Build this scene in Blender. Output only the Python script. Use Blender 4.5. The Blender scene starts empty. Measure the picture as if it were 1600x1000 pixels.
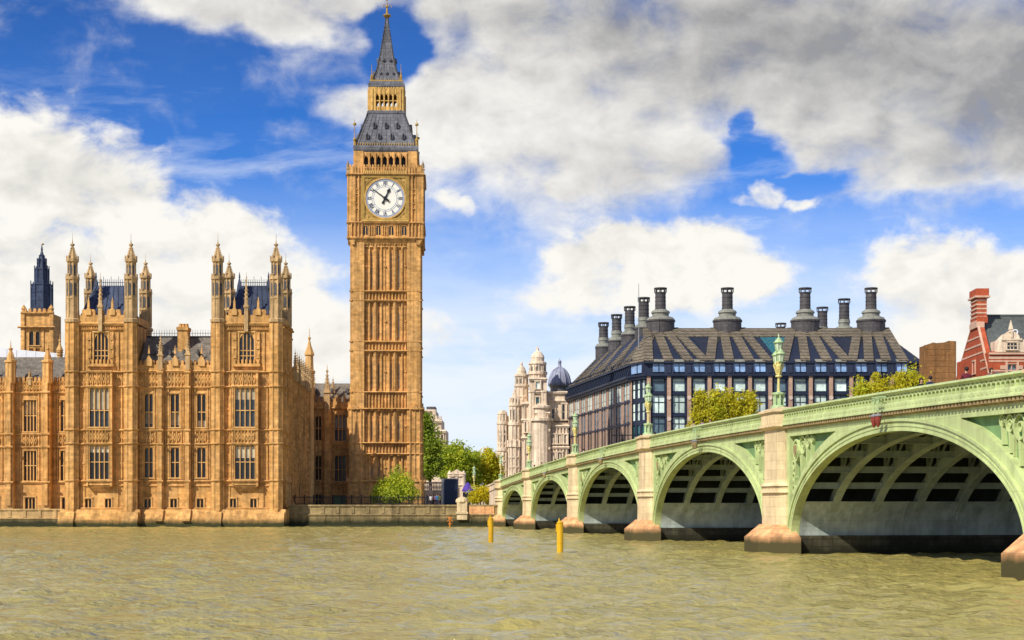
import bpy, bmesh, math, random
import numpy as np
from mathutils import Vector, Matrix
R = math.radians
rnd = random.Random(7)
S = bpy.context.scene
COL = S.collection
FPX, H, HY = 2500.0, 3.1, 792.0        # focal length (photo pixels), eye height, horizon row

# ---------------------------------------------------------------- camera
cam = bpy.data.cameras.new("camera")
co = bpy.data.objects.new("camera", cam); COL.objects.link(co)
co.location = (0, 0, H); co.rotation_euler = (R(90), 0, 0)
cam.sensor_width = 36; cam.lens = 36 * FPX / 1600
cam.shift_y = (HY - 500) / 1600
cam.clip_start = 0.5; cam.clip_end = 6000
S.camera = co

# ---------------------------------------------------------------- light
SUN_AZ, SUN_EL = 43, 41                # degrees left of straight behind the camera
ts = Vector((-math.sin(R(SUN_AZ)) * math.cos(R(SUN_EL)), -math.cos(R(SUN_AZ)) * math.cos(R(SUN_EL)), math.sin(R(SUN_EL))))
sl = bpy.data.lights.new("sun", 'SUN'); sl.energy = 4.1; sl.angle = R(0.6); sl.color = (1, .93, .80)
so = bpy.data.objects.new("sun", sl); COL.objects.link(so)
so.rotation_euler = (-ts).to_track_quat('-Z', 'Y').to_euler(); so.location = (-200, -200, 200)
S.view_settings.view_transform = 'Standard'; S.view_settings.look = 'None'
S.view_settings.gamma = 1; S.view_settings.use_curve_mapping = False
S.view_settings.exposure = 0.28
S.render.film_transparent = False
try:
    S.cycles.max_bounces = 6; S.cycles.diffuse_bounces = 3; S.cycles.glossy_bounces = 3
    S.cycles.transmission_bounces = 3; S.cycles.use_denoising = True
except Exception: pass

# ---------------------------------------------------------------- sky
def build_world():
    w = bpy.data.worlds.new("World"); S.world = w; w.use_nodes = True
    nt = w.node_tree; N = nt.nodes; L = nt.links; N.clear()
    def val(x):
        return x
    def plug(sock, v):
        if hasattr(v, 'is_output'): L.new(v, sock)
        else: sock.default_value = v
    def mth(op, a, b=0.0, c=0.0, clamp=False):
        n = N.new('ShaderNodeMath'); n.operation = op; n.use_clamp = clamp
        plug(n.inputs[0], a); plug(n.inputs[1], b); plug(n.inputs[2], c); return n.outputs[0]
    def vm(op, a, b=(0, 0, 0), c=(0, 0, 0)):
        n = N.new('ShaderNodeVectorMath'); n.operation = op
        plug(n.inputs[0], a); plug(n.inputs[1], b)
        if op == 'MULTIPLY_ADD': plug(n.inputs[2], c)
        return n.outputs['Value'] if op in ('LENGTH', 'DOT_PRODUCT') else n.outputs[0]
    def mr(v, a, b, c=0.0, d=1.0, smooth=True):
        n = N.new('ShaderNodeMapRange'); n.interpolation_type = 'SMOOTHSTEP' if smooth else 'LINEAR'
        plug(n.inputs[0], v); n.inputs[1].default_value = a; n.inputs[2].default_value = b
        n.inputs[3].default_value = c; n.inputs[4].default_value = d; return n.outputs[0]
    def noise(vec, sc, det=6, rough=.55, dist=0.0):
        n = N.new('ShaderNodeTexNoise'); plug(n.inputs['Vector'], vec)
        n.inputs['Scale'].default_value = sc; n.inputs['Detail'].default_value = det
        n.inputs['Roughness'].default_value = rough; n.inputs['Distortion'].default_value = dist
        return n.outputs[0], n.outputs[1]
    def mix(f, a, b, mode='MIX'):
        n = N.new('ShaderNodeMix'); n.data_type = 'RGBA'; n.blend_type = mode
        plug(n.inputs[0], f); plug(n.inputs[6], a if hasattr(a, 'is_output') else (*a, 1)); plug(n.inputs[7], b if hasattr(b, 'is_output') else (*b, 1))
        return n.outputs[2]
    tc = N.new('ShaderNodeTexCoord'); D = tc.outputs['Generated']
    sp = N.new('ShaderNodeSeparateXYZ'); L.new(D, sp.inputs[0])
    az = mth('ARCTAN2', sp.outputs[0], sp.outputs[1]); el = sp.outputs[2]
    cb = N.new('ShaderNodeCombineXYZ'); L.new(az, cb.inputs[0]); L.new(el, cb.inputs[1]); q0 = cb.outputs[0]
    st = vm('MULTIPLY', D, (1, 1, 1.5))
    _, wv = noise(st, 9, 4, .55)
    _, wv2 = noise(st, 34, 5, .6)
    q = vm('MULTIPLY_ADD', wv, (.062, .040, 0), q0)
    q = vm('ADD', q, (-.031, -.020, 0))
    q = vm('MULTIPLY_ADD', wv2, (.020, .017, 0), q)
    q = vm('ADD', q, (-.010, -.0085, 0))
    def blob(cx, cy, rx, ry, wt=1.0, soft=.45):
        u, v = (cx - 800) / FPX, (HY - cy) / FPX
        a, e = math.atan(u), v / math.sqrt(1 + u * u + v * v)
        sx, sy = FPX / rx, FPX / ry
        p = vm('MULTIPLY_ADD', q, (sx, sy, 0), (-a * sx, -e * sy, 0))
        return mr(vm('LENGTH', p), 1.0 + soft, 1.0 - soft, 0.0, wt)
    def field(bl, soft):
        acc = None
        for b in bl:
            o = blob(*b, soft=soft)
            acc = o if acc is None else mth('MAXIMUM', acc, o)
        return acc
    # crisp cumulus
    CU = [(15, 270, 150, 95), (130, 298, 105, 88), (195, 340, 85, 68), (60, 430, 330, 130), (330, 435, 160, 100), (440, 475, 125, 80), (250, 520, 420, 110),
          (500, 525, 120, 80), (930, 405, 90, 45), (1010, 385, 95, 46), (1090, 400, 95, 46), (1165, 420, 80, 40), (1010, 445, 210, 50),
          (1440, 420, 80, 62), (1510, 425, 95, 54), (1590, 450, 95, 60), (1490, 500, 160, 85), (706, 316, 22, 26, .70), (726, 334, 24, 18, .66), (1165, 312, 36, 18, .74), (1205, 302, 44, 26, .84), (1262, 318, 44, 14, .66)]
    # the soft deck overhead
    SD = [(880, 170, 270, 150), (700, 180, 110, 110), (790, 40, 120, 80), (700, 10, 60, 22), (1120, 80, 520, 120), (1420, 130, 380, 130), (1560, 215, 240, 75),
          (1020, 245, 140, 62), (1420, 265, 130, 40), (350, -5, 150, 46), (455, 26, 80, 44), (540, 0, 80, 22), (570, 170, 80, 32), (905, 280, 60, 30)]
    HO = [(1163, 196, 16, 24, .55), (1190, 240, 46, 36, .8), (1255, 282, 70, 22, .7), (608, 70, 42, 50, .85)]
    f, _ = noise(st, 26, 8, .58, .25)
    f2, _ = noise(vm('ADD', st, (-.010, 0, .013)), 26, 8, .58, .25)
    big, _ = noise(st, 7.5, 5, .5, .3)
    cu = field(CU, .62); sd = field(SD, .6); ho = field(HO, .45)
    cm = mr(mth('MULTIPLY_ADD', mth('SUBTRACT', f, .5), 1.9, cu), .30, .92)
    sdh = mth('SUBTRACT', sd, ho)
    fs = mth('MULTIPLY_ADD', f, .75, mth('MULTIPLY', big, .25))
    sm = mr(mth('MULTIPLY_ADD', mth('SUBTRACT', fs, .5), 2.0, sdh), -.04, 1.04)
    # the rest of the sky, out of this view: broken cloud
    out_az = mr(mth('ABSOLUTE', az), .36, .5); out_el = mr(el, .33, .42)
    og = mth('MAXIMUM', out_az, out_el)
    gm = mth('MULTIPLY', mr(mth('MULTIPLY_ADD', mth('SUBTRACT', f, .5), .5, big), .50, .66), og)
    # thin veil that thickens to the horizon
    veil_n, _ = noise(vm('MULTIPLY', D, (1, 1, 4.5)), 8, 7, .62, .4)
    veil = mth('MULTIPLY', mr(el, .215, .075, .05, 1.0), mr(veil_n, .28, .58, .70, 1.0), clamp=True)
    streak = mth('MULTIPLY', mr(el, .30, .17, .0, .55), mr(veil_n, .48, .78), clamp=True)
    veil = mth('MAXIMUM', veil, streak)
    # clear blue
    sky = N.new('ShaderNodeTexSky'); sky.sky_type = 'NISHITA'; sky.sun_disc = False
    sky.sun_elevation = R(SUN_EL); sky.sun_rotation = R(180 + SUN_AZ); sky.altitude = 20
    sky.air_density = 1.0; sky.dust_density = .6; sky.ozone_density = 3.0
    hs = N.new('ShaderNodeHueSaturation'); L.new(sky.outputs[0], hs.inputs['Color'])
    hs.inputs['Saturation'].default_value = 1.55; hs.inputs['Value'].default_value = 1.0
    g = N.new('ShaderNodeGamma'); 
    tint = mix(1.0, hs.outputs[0], (.52, .80, 1.30), 'MULTIPLY')
    dk = mr(el, .04, .30, 1.25, .62, False)
    blue = vm('SCALE', tint); blue.node.inputs['Scale'].default_value = 1
    L.new(dk, blue.node.inputs['Scale'])
    # cloud light and shade: lit tops, grey bellies and the heavy grey bank upper right
    DK = [(1330, 70, 320, 85, .85), (1560, 130, 190, 110, .8), (1200, 20, 450, 60, .7), (1470, 222, 260, 40, .5), (900, 100, 200, 26, .3), (1250, 190, 120, 24, .3), (90, 275, 130, 35, .35), (1000, 262, 150, 30, .22),
          (760, 20, 300, 45, .35), (180, 292, 80, 22, .3), (1040, 125, 60, 30, .35), (400, 20, 100, 26, .25)]
    dkm = field(DK, .95)
    lit = mth('MULTIPLY_ADD', mth('SUBTRACT', f, f2), .75, .80)
    lit = mth('MULTIPLY_ADD', mth('SUBTRACT', big, .5), .65, lit)
    lit = mth('SUBTRACT', lit, mth('MULTIPLY', mth('MULTIPLY_ADD', sdh, .22, dkm), .74), clamp=True)
    shade = mr(lit, .0, .80, 0, 1, False)
    K = 8.2
    ccol = mix(shade, (.35 * K, .345 * K, .34 * K), (.99 * K, .965 * K, .90 * K))
    vcol = (.86 * K, .93 * K, 1.02 * K)
    c = mix(veil, blue, vcol)
    c = mix(mth('MULTIPLY', gm, .95), c, ccol)
    c = mix(mth('MULTIPLY', sm, .96), c, ccol)
    c = mix(cm, c, ccol)
    bg = N.new('ShaderNodeBackground'); L.new(c, bg.inputs[0]); bg.inputs[1].default_value = .1
    out = N.new('ShaderNodeOutputWorld'); L.new(bg.outputs[0], out.inputs[0])
    w.cycles.sampling_method = 'MANUAL'; w.cycles.sample_map_resolution = 512
build_world()

# ---------------------------------------------------------------- materials
MAT = {}
def mat(name, base, rough=.8, big=.18, mid=.18, streak=0.0, brick=None, bump=.0, metal=0.0, wet=None, spec=.3, bscale=6.0, jit=0.0, warm=None, rust=None):
    """procedural surface: base colour broken up by broad and fine mottling, rain streaks, coursing and a waterline stain"""
    m = bpy.data.materials.new(name); m.use_nodes = True; nt = m.node_tree; N = nt.nodes; L = nt.links
    b = N['Principled BSDF']; b.inputs['Roughness'].default_value = rough; b.inputs['Metallic'].default_value = metal
    b.inputs['Specular IOR Level'].default_value = spec
    geo = N.new('ShaderNodeNewGeometry'); P = geo.outputs['Position']
    def nz(sc, det, vec, rg=.6):
        n = N.new('ShaderNodeTexNoise'); L.new(vec, n.inputs['Vector']); n.inputs['Scale'].default_value = sc
        n.inputs['Detail'].default_value = det; n.inputs['Roughness'].default_value = rg; return n.outputs[0]
    def rng(v, a, c, lo, hi):
        n = N.new('ShaderNodeMapRange'); L.new(v, n.inputs[0]); n.inputs[1].default_value = a; n.inputs[2].default_value = c
        n.inputs[3].default_value = lo; n.inputs[4].default_value = hi; return n.outputs[0]
    cur = None
    def mul(f):
        nonlocal cur
        if cur is None: cur = f
        else:
            n = N.new('ShaderNodeMath'); n.operation = 'MULTIPLY'; L.new(cur, n.inputs[0]); L.new(f, n.inputs[1]); cur = n.outputs[0]
    if big: mul(rng(nz(.13, 5, P), .3, .7, 1 - big, 1 + big))
    if mid: mul(rng(nz(1.4, 5, P), .3, .7, 1 - mid, 1 + mid))
    if streak:
        mp = N.new('ShaderNodeMapping'); L.new(P, mp.inputs[0]); mp.inputs['Scale'].default_value = (1.3, 1.3, .10)
        mul(rng(nz(1.0, 6, mp.outputs[0], .65), .40, .68, 1 + streak * .25, 1 - streak))
    if brick:
        sx = N.new('ShaderNodeSeparateXYZ'); L.new(P, sx.inputs[0])
        ad = N.new('ShaderNodeMath'); L.new(sx.outputs[0], ad.inputs[0]); L.new(sx.outputs[1], ad.inputs[1])
        cb = N.new('ShaderNodeCombineXYZ'); L.new(ad.outputs[0], cb.inputs[0]); L.new(sx.outputs[2], cb.inputs[1])
        bt = N.new('ShaderNodeTexBrick'); L.new(cb.outputs[0], bt.inputs['Vector']); bt.inputs['Scale'].default_value = 1
        bt.inputs['Brick Width'].default_value = brick[0]; bt.inputs['Row Height'].default_value = brick[1]
        bt.inputs['Mortar Size'].default_value = brick[2]; bt.inputs['Bias'].default_value = 0
        v = brick[3]
        bt.inputs['Color1'].default_value = (1 + v,) * 3 + (1,); bt.inputs['Color2'].default_value = (1 - v,) * 3 + (1,); bt.inputs['Mortar'].default_value = (brick[4],) * 3 + (1,)
        mul(bt.outputs['Color'])
    if jit:
        oi = N.new('ShaderNodeObjectInfo'); mul(rng(oi.outputs['Random'], 0, 1, 1 - jit, 1 + jit))
    rgb = N.new('ShaderNodeRGB'); rgb.outputs[0].default_value = (*base, 1); col = rgb.outputs[0]
    if warm:
        n = N.new('ShaderNodeMix'); n.data_type = 'RGBA'; L.new(rng(nz(.35, 5, P), .36, .64, 0, 1), n.inputs[0])
        L.new(col, n.inputs[6]); n.inputs[7].default_value = (*warm, 1); col = n.outputs[2]
    if cur is not None:
        n = N.new('ShaderNodeVectorMath'); n.operation = 'SCALE'; L.new(col, n.inputs[0]); L.new(cur, n.inputs['Scale']); col = n.outputs[0]
    if rust:
        mp = N.new('ShaderNodeMapping'); L.new(P, mp.inputs[0]); mp.inputs['Scale'].default_value = (1.9, 1.9, .22)
        n = N.new('ShaderNodeMix'); n.data_type = 'RGBA'; L.new(rng(nz(1.0, 7, mp.outputs[0], .68), .54, .74, 0, rust[1]), n.inputs[0]); L.new(col, n.inputs[6]); n.inputs[7].default_value = (*rust[0], 1); col = n.outputs[2]
    if wet:
        z0, z1, wc = wet
        sx = N.new('ShaderNodeSeparateXYZ'); L.new(P, sx.inputs[0])
        mp = N.new('ShaderNodeMapping'); L.new(P, mp.inputs[0]); mp.inputs['Scale'].default_value = (1, 1, .3)
        ad = N.new('ShaderNodeMath'); ad.operation = 'MULTIPLY_ADD'; L.new(nz(1.1, 4, mp.outputs[0]), ad.inputs[0]); ad.inputs[1].default_value = -1.0 * (z1 - z0); L.new(sx.outputs[2], ad.inputs[2])
        f = rng(ad.outputs[0], z0 - .5 * (z1 - z0), z1 - .5 * (z1 - z0), 1, 0)
        n = N.new('ShaderNodeMix'); n.data_type = 'RGBA'; L.new(f, n.inputs[0]); L.new(col, n.inputs[6]); n.inputs[7].default_value = (*wc, 1); col = n.outputs[2]
    L.new(col, b.inputs['Base Color'])
    if bump:
        n = N.new('ShaderNodeBump'); n.inputs['Strength'].default_value = bump; n.inputs['Distance'].default_value = .05
        L.new(nz(bscale, 5, P), n.inputs['Height']); L.new(n.outputs[0], b.inputs['Normal'])
    MAT[name] = m
    return m

G = (.61, .325, .098)
mat('stone', G, .85, .18, .24, .40, (1.1, .42, .012, .15, .74), .5, warm=(.65, .365, .13), wet=(.5, 1.45, (.045, .047, .016)))
mat('stone_trim', (.67, .39, .14), .85, .14, .18, .34, None, .4)
mat('stone_top', (.52, .345, .165), .85, .2, .25, .45, None, .4)
mat('stone_base', (.56, .37, .16), .85, .15, .2, .3, (1.5, .6, .02, .09, .7), .5, wet=(.55, 1.5, (.045, .045, .016)))
mat('stone_pale', (.76, .61, .45), .85, .12, .14, .4, (1.2, .5, .012, .06, .8), .4)
mat('embank', (.33, .245, .115), .85, .2, .22, .5, (1.8, .65, .025, .12, .65), .5, wet=(.7, 1.7, (.030, .032, .012)))
mat('granite', (.72, .56, .33), .7, .12, .14, .30, (1.4, .62, .016, .09, .74), .3, rust=((.34, .23, .12), .3))
mat('granite_base', (.74, .38, .17), .75, .16, .25, .4, (1.2, .55, .02, .1, .7), .5, wet=(.70, 1.30, (.07, .058, .02)), rust=((.36, .30, .16), .5))
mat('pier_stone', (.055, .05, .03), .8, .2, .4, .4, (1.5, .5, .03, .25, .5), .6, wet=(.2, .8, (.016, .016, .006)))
mat('green_paint', (.50, .585, .265), .5, .09, .09, .22, (2.6, 1.9, .014, .035, .80), .0, spec=.4, rust=((.27, .24, .10), .6))
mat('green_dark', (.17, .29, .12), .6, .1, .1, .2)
mat('grey_paint', (.44, .50, .45), .65, .12, .14, .35, (3.2, 1.1, .01, .03, .75))
mat('iron_paint', (.36, .42, .34), .7, .12, .15, .2)
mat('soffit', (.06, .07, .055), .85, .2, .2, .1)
mat('cornice_paint', (.34, .25, .12), .75, .15, .2, .3)
mat('slate', (.105, .105, .115), .7, .2, .18, .3, (.5, .35, .02, .22, .6), .3)
mat('slate_warm', (.19, .165, .135), .75, .2, .2, .35, (.5, .35, .02, .2, .6), .3)
mat('lead_blue', (.035, .050, .095), .5, .2, .2, .25, (.6, .8, .03, .2, .7), .2)
mat('spire_iron', (.15, .152, .172), .55, .15, .2, .3, (.7, .6, .03, .22, .55), .3)
mat('iron_black', (.012, .014, .02), .5, .1, .1)
mat('gold', (.62, .38, .11), .5, .15, .25, .25, None, 0, .15)
mat('gold_dark', (.40, .25, .06), .55, .2, .3, 0, None, 0, .3)
mat('dial', (.83, .80, .70), .5, .02, .04)
mat('dial_blue', (.34, .37, .46), .5, .02, .05)
mat('tent', (.78, .79, .82), .6, .05, .04)
mat('ph_stone', (.44, .29, .21), .8, .1, .12, .2, (1.2, .5, .015, .08, .75))
mat('ph_pale', (.62, .50, .42), .8, .08, .1, .15)
mat('ph_bronze', (.024, .033, .062), .5, .15, .15, .1, None, 0, .3)
mat('ph_rib', (.20, .165, .115), .7, .15, .2, .3, (.9, .8, .10, .14, .30))
mat('ph_cap', (.24, .24, .20), .65, .12, .15, .3)
mat('ph_chimney', (.085, .078, .080), .6, .12, .2, .25, (.8, .6, .03, .18, .6))
mat('brick', (.42, .085, .035), .85, .12, .15, .2, (.45, .15, .012, .16, .8))
mat('brick_band', (.60, .39, .28), .85, .08, .12, .2)
mat('brown_wall', (.26, .125, .045), .85, .12, .15, .45, (.5, .2, .012, .12, .8))
mat('roof_grey', (.10, .115, .11), .7, .15, .15, .2, (.4, .3, .02, .12, .7))
mat('asphalt', (.05, .05, .05), .9, .1, .2)
mat('paving', (.26, .24, .20), .9, .1, .15, 0, (.9, .6, .02, .1, .7))
mat('ground', (.16, .15, .10), .95, .3, .3)
mat('trunk', (.09, .065, .04), .9, .2, .3)
mat('yellow', (.74, .42, .015), .45, .05, .12, .25)
mat('orange', (.60, .21, .03), .5, .06, .1, .3)
mat('red_paint', (.24, .045, .035), .4, .05, .1)
mat('navy', (.018, .030, .065), .6, .15, .15, .2)
mat('purple', (.08, .04, .30), .7, .1, .1)
mat('lamp_green', (.42, .56, .29), .5, .06, .1, .1)
mat('lamp_gold', (.70, .60, .22), .45, .08, .1, 0, None, 0, .1)
mat('lamp_glass', (.60, .68, .52), .15, .04, .05, spec=.6)
mat('grey_metal', (.22, .23, .24), .5, .1, .1)
mat('car_blue', (.05, .16, .24), .3, .03, .03, spec=.6)
mat('rubber', (.015, .015, .015), .8, 0, 0)
mat('skin', (.50, .29, .19), .6, 0, .05)
mat('hair', (.03, .02, .014), .7, 0, .1)
for nm, c in dict(black=(.014, .014, .018), navy=(.02, .03, .08), white=(.68, .67, .64), red=(.42, .03, .03), grey=(.16, .16, .17), maroon=(.14, .02, .035), beige=(.42, .33, .22),
                  blue=(.06, .14, .38), purple=(.20, .12, .36), olive=(.12, .12, .05), pink=(.60, .25, .27), teal=(.04, .2, .2), brown=(.13, .07, .035)).items():
    mat('cloth_' + nm, c, .85, 0, .08)
def glass(name, base, rough, big=.35):
    m = mat(name, base, rough, .0, big, 0, None, .0, spec=.5, jit=.35); return m
glass('glass_dark', (.020, .020, .020), .18)
glass('glass_blue', (.10, .17, .22), .12)
glass('glass_dusk', (.035, .045, .055), .15)
glass('glass_sky', (.26, .42, .70), .12)
glass('glass_teal', (.035, .13, .14), .12)
glass('glass_pale', (.62, .76, .70), .2, .25)
glass('blind', (.40, .36, .26), .6, .2)

def leaf(name, c1, c2):
    m = bpy.data.materials.new(name); m.use_nodes = True; N = m.node_tree.nodes; L = m.node_tree.links; b = N['Principled BSDF']
    b.inputs['Roughness'].default_value = .6; b.inputs['Specular IOR Level'].default_value = .2
    geo = N.new('ShaderNodeNewGeometry'); n = N.new('ShaderNodeTexNoise'); L.new(geo.outputs['Position'], n.inputs['Vector']); n.inputs['Scale'].default_value = .7; n.inputs['Detail'].default_value = 6
    mr = N.new('ShaderNodeMapRange'); L.new(n.outputs[0], mr.inputs[0]); mr.inputs[1].default_value = .35; mr.inputs[2].default_value = .65
    mx = N.new('ShaderNodeMix'); mx.data_type = 'RGBA'; L.new(mr.outputs[0], mx.inputs[0]); mx.inputs[6].default_value = (*c1, 1); mx.inputs[7].default_value = (*c2, 1)
    L.new(mx.outputs[2], b.inputs['Base Color'])
    tr = N.new('ShaderNodeBsdfTranslucent'); L.new(mx.outputs[2], tr.inputs[0]); ms = N.new('ShaderNodeMixShader'); ms.inputs[0].default_value = .45
    L.new(b.outputs[0], ms.inputs[1]); L.new(tr.outputs[0], ms.inputs[2]); L.new(ms.outputs[0], N['Material Output'].inputs[0])
    MAT[name] = m
leaf('leaf_mid', (0.304, 0.409, 0.036), (0.469, 0.541, 0.060))
leaf('leaf_dark', (0.166, 0.251, 0.030), (0.304, 0.383, 0.048))
leaf('leaf_bright', (0.506, 0.571, 0.034), (0.683, 0.696, 0.057))
leaf('leaf_gold', (0.693, 0.557, 0.021), (0.819, 0.672, 0.032))
leaf('leaf_olive', (0.554, 0.508, 0.028), (0.716, 0.653, 0.050))

def water_mat():
    m = bpy.data.materials.new('water'); m.use_nodes = True; N = m.node_tree.nodes; L = m.node_tree.links; b = N['Principled BSDF']
    geo = N.new('ShaderNodeNewGeometry'); P = geo.outputs['Position']
    n1 = N.new('ShaderNodeTexNoise'); L.new(P, n1.inputs['Vector']); n1.inputs['Scale'].default_value = .045; n1.inputs['Detail'].default_value = 4
    mx = N.new('ShaderNodeMix'); mx.data_type = 'RGBA'; L.new(n1.outputs[0], mx.inputs[0])
    mx.inputs[6].default_value = (.335, .285, .072, 1); mx.inputs[7].default_value = (.45, .375, .125, 1)
    L.new(mx.outputs[2], b.inputs['Base Color'])
    b.inputs['Roughness'].default_value = .09; b.inputs['IOR'].default_value = 1.33; b.inputs['Specular IOR Level'].default_value = .5
    mp2 = N.new('ShaderNodeMapping'); L.new(P, mp2.inputs[0]); mp2.inputs['Scale'].default_value = (.6, 1, 1)
    n2 = N.new('ShaderNodeTexNoise'); L.new(mp2.outputs[0], n2.inputs['Vector']); n2.inputs['Scale'].default_value = .10; n2.inputs['Detail'].default_value = 5   # slicks and cat's-paws
    def bump(sc, det, st, dist, prev=None, scale=(1, 1, 1)):
        mp = N.new('ShaderNodeMapping'); L.new(P, mp.inputs[0]); mp.inputs['Scale'].default_value = scale
        n = N.new('ShaderNodeTexNoise'); L.new(mp.outputs[0], n.inputs['Vector']); n.inputs['Scale'].default_value = sc; n.inputs['Detail'].default_value = det; n.inputs['Roughness'].default_value = .6
        bp = N.new('ShaderNodeBump'); bp.inputs['Strength'].default_value = st; bp.inputs['Distance'].default_value = dist
        L.new(n.outputs[0], bp.inputs['Height'])
        mq = N.new('ShaderNodeMapRange'); L.new(n2.outputs[0], mq.inputs[0]); mq.inputs[1].default_value = .36; mq.inputs[2].default_value = .62; mq.inputs[3].default_value = .55 * st; mq.inputs[4].default_value = st; L.new(mq.outputs[0], bp.inputs['Strength'])
        if prev: L.new(prev, bp.inputs['Normal'])
        return bp.outputs[0]
    o = bump(.8, 3, 1.0, .34, None, (.75, 1, 1)); o = bump(3.4, 6, 1.0, .30, o, (.75, 1, 1))
    L.new(o, b.inputs['Normal']); MAT['water'] = m
water_mat()

# ---------------------------------------------------------------- building helpers
def WP(px, py, Y): return Vector(((px - 800) / FPX * Y, Y, H + (HY - py) / FPX * Y))
class Fr:
    """a facade plane: u runs along it, d out of it; with px=True u and z are read off the photo at depth Y"""
    def __init__(s, o=(0, 0), u=(1, 0), n=None, Y=None, u0=None):
        l = math.hypot(*u); s.u = (u[0] / l, u[1] / l); s.o = o; s.Y = Y; s.c = u0
        s.n = n or (s.u[1], -s.u[0])
        if Y: s.o = (0, Y) if u0 is None else o
    def cu(s, a): return a if not s.Y else ((a - (800 if s.c is None else s.c)) / FPX * s.Y)
    def cz(s, b): return b if not s.Y else H + (HY - b) / FPX * s.Y
    def p(s, u, z, d): return (s.o[0] + s.u[0] * u + s.n[0] * d, s.o[1] + s.u[1] * u + s.n[1] * d, z)
WORLD = Fr((0, 0), (1, 0), (0, -1))
class MB:
    def __init__(s, F=WORLD): s.F = F; s.v = []; s.f = []; s.m = []; s.cm = 0
    def add(s, pts, faces):
        k = len(s.v); s.v += [s.F.p(*q) for q in pts]; s.f += [tuple(i + k for i in f) for f in faces]; s.m += [s.cm] * len(faces)
    def raw(s, pts, faces):
        k = len(s.v); s.v += [tuple(q) for q in pts]; s.f += [tuple(i + k for i in f) for f in faces]; s.m += [s.cm] * len(faces)
    def box(s, a, b, t, w, d0, d1):
        F = s.F; u0, u1 = sorted((F.cu(a), F.cu(b))); z0, z1 = sorted((F.cz(t), F.cz(w))); e = rnd.uniform(.001, .007); d1 += e; z1 += e * .5; u1 += e * .3; u0 -= e * .2
        s.add([(u0, z0, d0), (u1, z0, d0), (u1, z0, d1), (u0, z0, d1), (u0, z1, d0), (u1, z1, d0), (u1, z1, d1), (u0, z1, d1)],
              [(0, 1, 5, 4), (1, 2, 6, 5), (2, 3, 7, 6), (3, 0, 4, 7), (4, 5, 6, 7), (3, 2, 1, 0)]); return s
    def wedge(s, a, b, t, w, d0, d1, dt):
        """box whose front leans from d1 at the bottom to dt at the top"""
        F = s.F; u0, u1 = sorted((F.cu(a), F.cu(b))); z0, z1 = sorted((F.cz(t), F.cz(w)))
        s.add([(u0, z0, d0), (u1, z0, d0), (u1, z0, d1), (u0, z0, d1), (u0, z1, d0), (u1, z1, d0), (u1, z1, dt), (u0, z1, dt)],
              [(0, 1, 5, 4), (1, 2, 6, 5), (2, 3, 7, 6), (3, 0, 4, 7), (4, 5, 6, 7), (3, 2, 1, 0)]); return s
    def prism(s, pts, d0, d1):
        F = s.F; q = [(F.cu(a), F.cz(b)) for a, b in pts]; n = len(q); d1 += rnd.uniform(.001, .006)
        ar = sum(q[i][0] * q[(i + 1) % n][1] - q[(i + 1) % n][0] * q[i][1] for i in range(n))
        if ar < 0: q.reverse()
        s.add([(u, z, d0) for u, z in q] + [(u, z, d1) for u, z in q],
              [tuple(range(n - 1, -1, -1)), tuple(range(n, 2 * n))] + [(i, (i + 1) % n, n + (i + 1) % n, n + i) for i in range(n)]); return s
    def bar(s, u0, z0, u1, z1, w0, w1, d0, d1):
        """tapered bar lying in the facade plane, metres"""
        dx, dz = u1 - u0, z1 - z0; l = math.hypot(dx, dz) or 1; nx, nz = -dz / l, dx / l; a, b = w0 / 2, w1 / 2; d1 += rnd.uniform(.0005, .003)
        q = [(u0 - nx * a, z0 - nz * a), (u1 - nx * b, z1 - nz * b), (u1 + nx * b, z1 + nz * b), (u0 + nx * a, z0 + nz * a)]
        s.add([(u, z, d0) for u, z in q] + [(u, z, d1) for u, z in q], [(3, 2, 1, 0), (4, 5, 6, 7), (0, 1, 5, 4), (1, 2, 6, 5), (2, 3, 7, 6), (3, 0, 4, 7)]); return s
    def ring(s, uc, zc, r0, r1, d0, d1, n=40, sx=1.0, a0=0, a1=2 * math.pi):
        k = n if a1 - a0 > 6.28 else n + 1; P = []
        for i in range(k):
            a = a0 + (a1 - a0) * i / n; c, z = math.cos(a) * sx, math.sin(a)
            P += [(uc + c * r0, zc + z * r0, d0), (uc + c * r1, zc + z * r1, d0), (uc + c * r0, zc + z * r0, d1), (uc + c * r1, zc + z * r1, d1)]
        Fc = []
        for i in range(n):
            j = (i + 1) % k; a, b = i * 4, j * 4
            Fc += [(a + 2, a + 3, b + 3, b + 2), (a, b, b + 1, a + 1), (a + 1, b + 1, b + 3, a + 3), (a + 2, b + 2, b, a)]
        s.add(P, Fc); return s
    def disc(s, uc, zc, r, d0, d1, n=40):
        P = [(uc + math.cos(6.28318 * i / n) * r, zc + math.sin(6.28318 * i / n) * r, d) for d in (d0, d1) for i in range(n)]
        s.add(P, [tuple(range(n, 2 * n)), tuple(range(n - 1, -1, -1))] + [(i, (i + 1) % n, n + (i + 1) % n, n + i) for i in range(n)]); return s
    def lathe(s, uc, dc, prof, n=8, rot=None, sq=1.0):
        F = s.F; u = F.cu(uc); rot = math.pi / n if rot is None else rot; k = len(prof); P = []
        for z, r in prof:
            zz = F.cz(z)
            for i in range(n):
                a = rot + 2 * math.pi * i / n; P.append((u + math.cos(a) * r * sq, zz, dc + math.sin(a) * r))
        Fc = [(j * n + (i + 1) % n, j * n + i, (j + 1) * n + i, (j + 1) * n + (i + 1) % n) for j in range(k - 1) for i in range(n)]
        Fc += [tuple(range(n)), tuple(range(k * n - 1, (k - 1) * n - 1, -1))]
        s.add(P, Fc); return s
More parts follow.
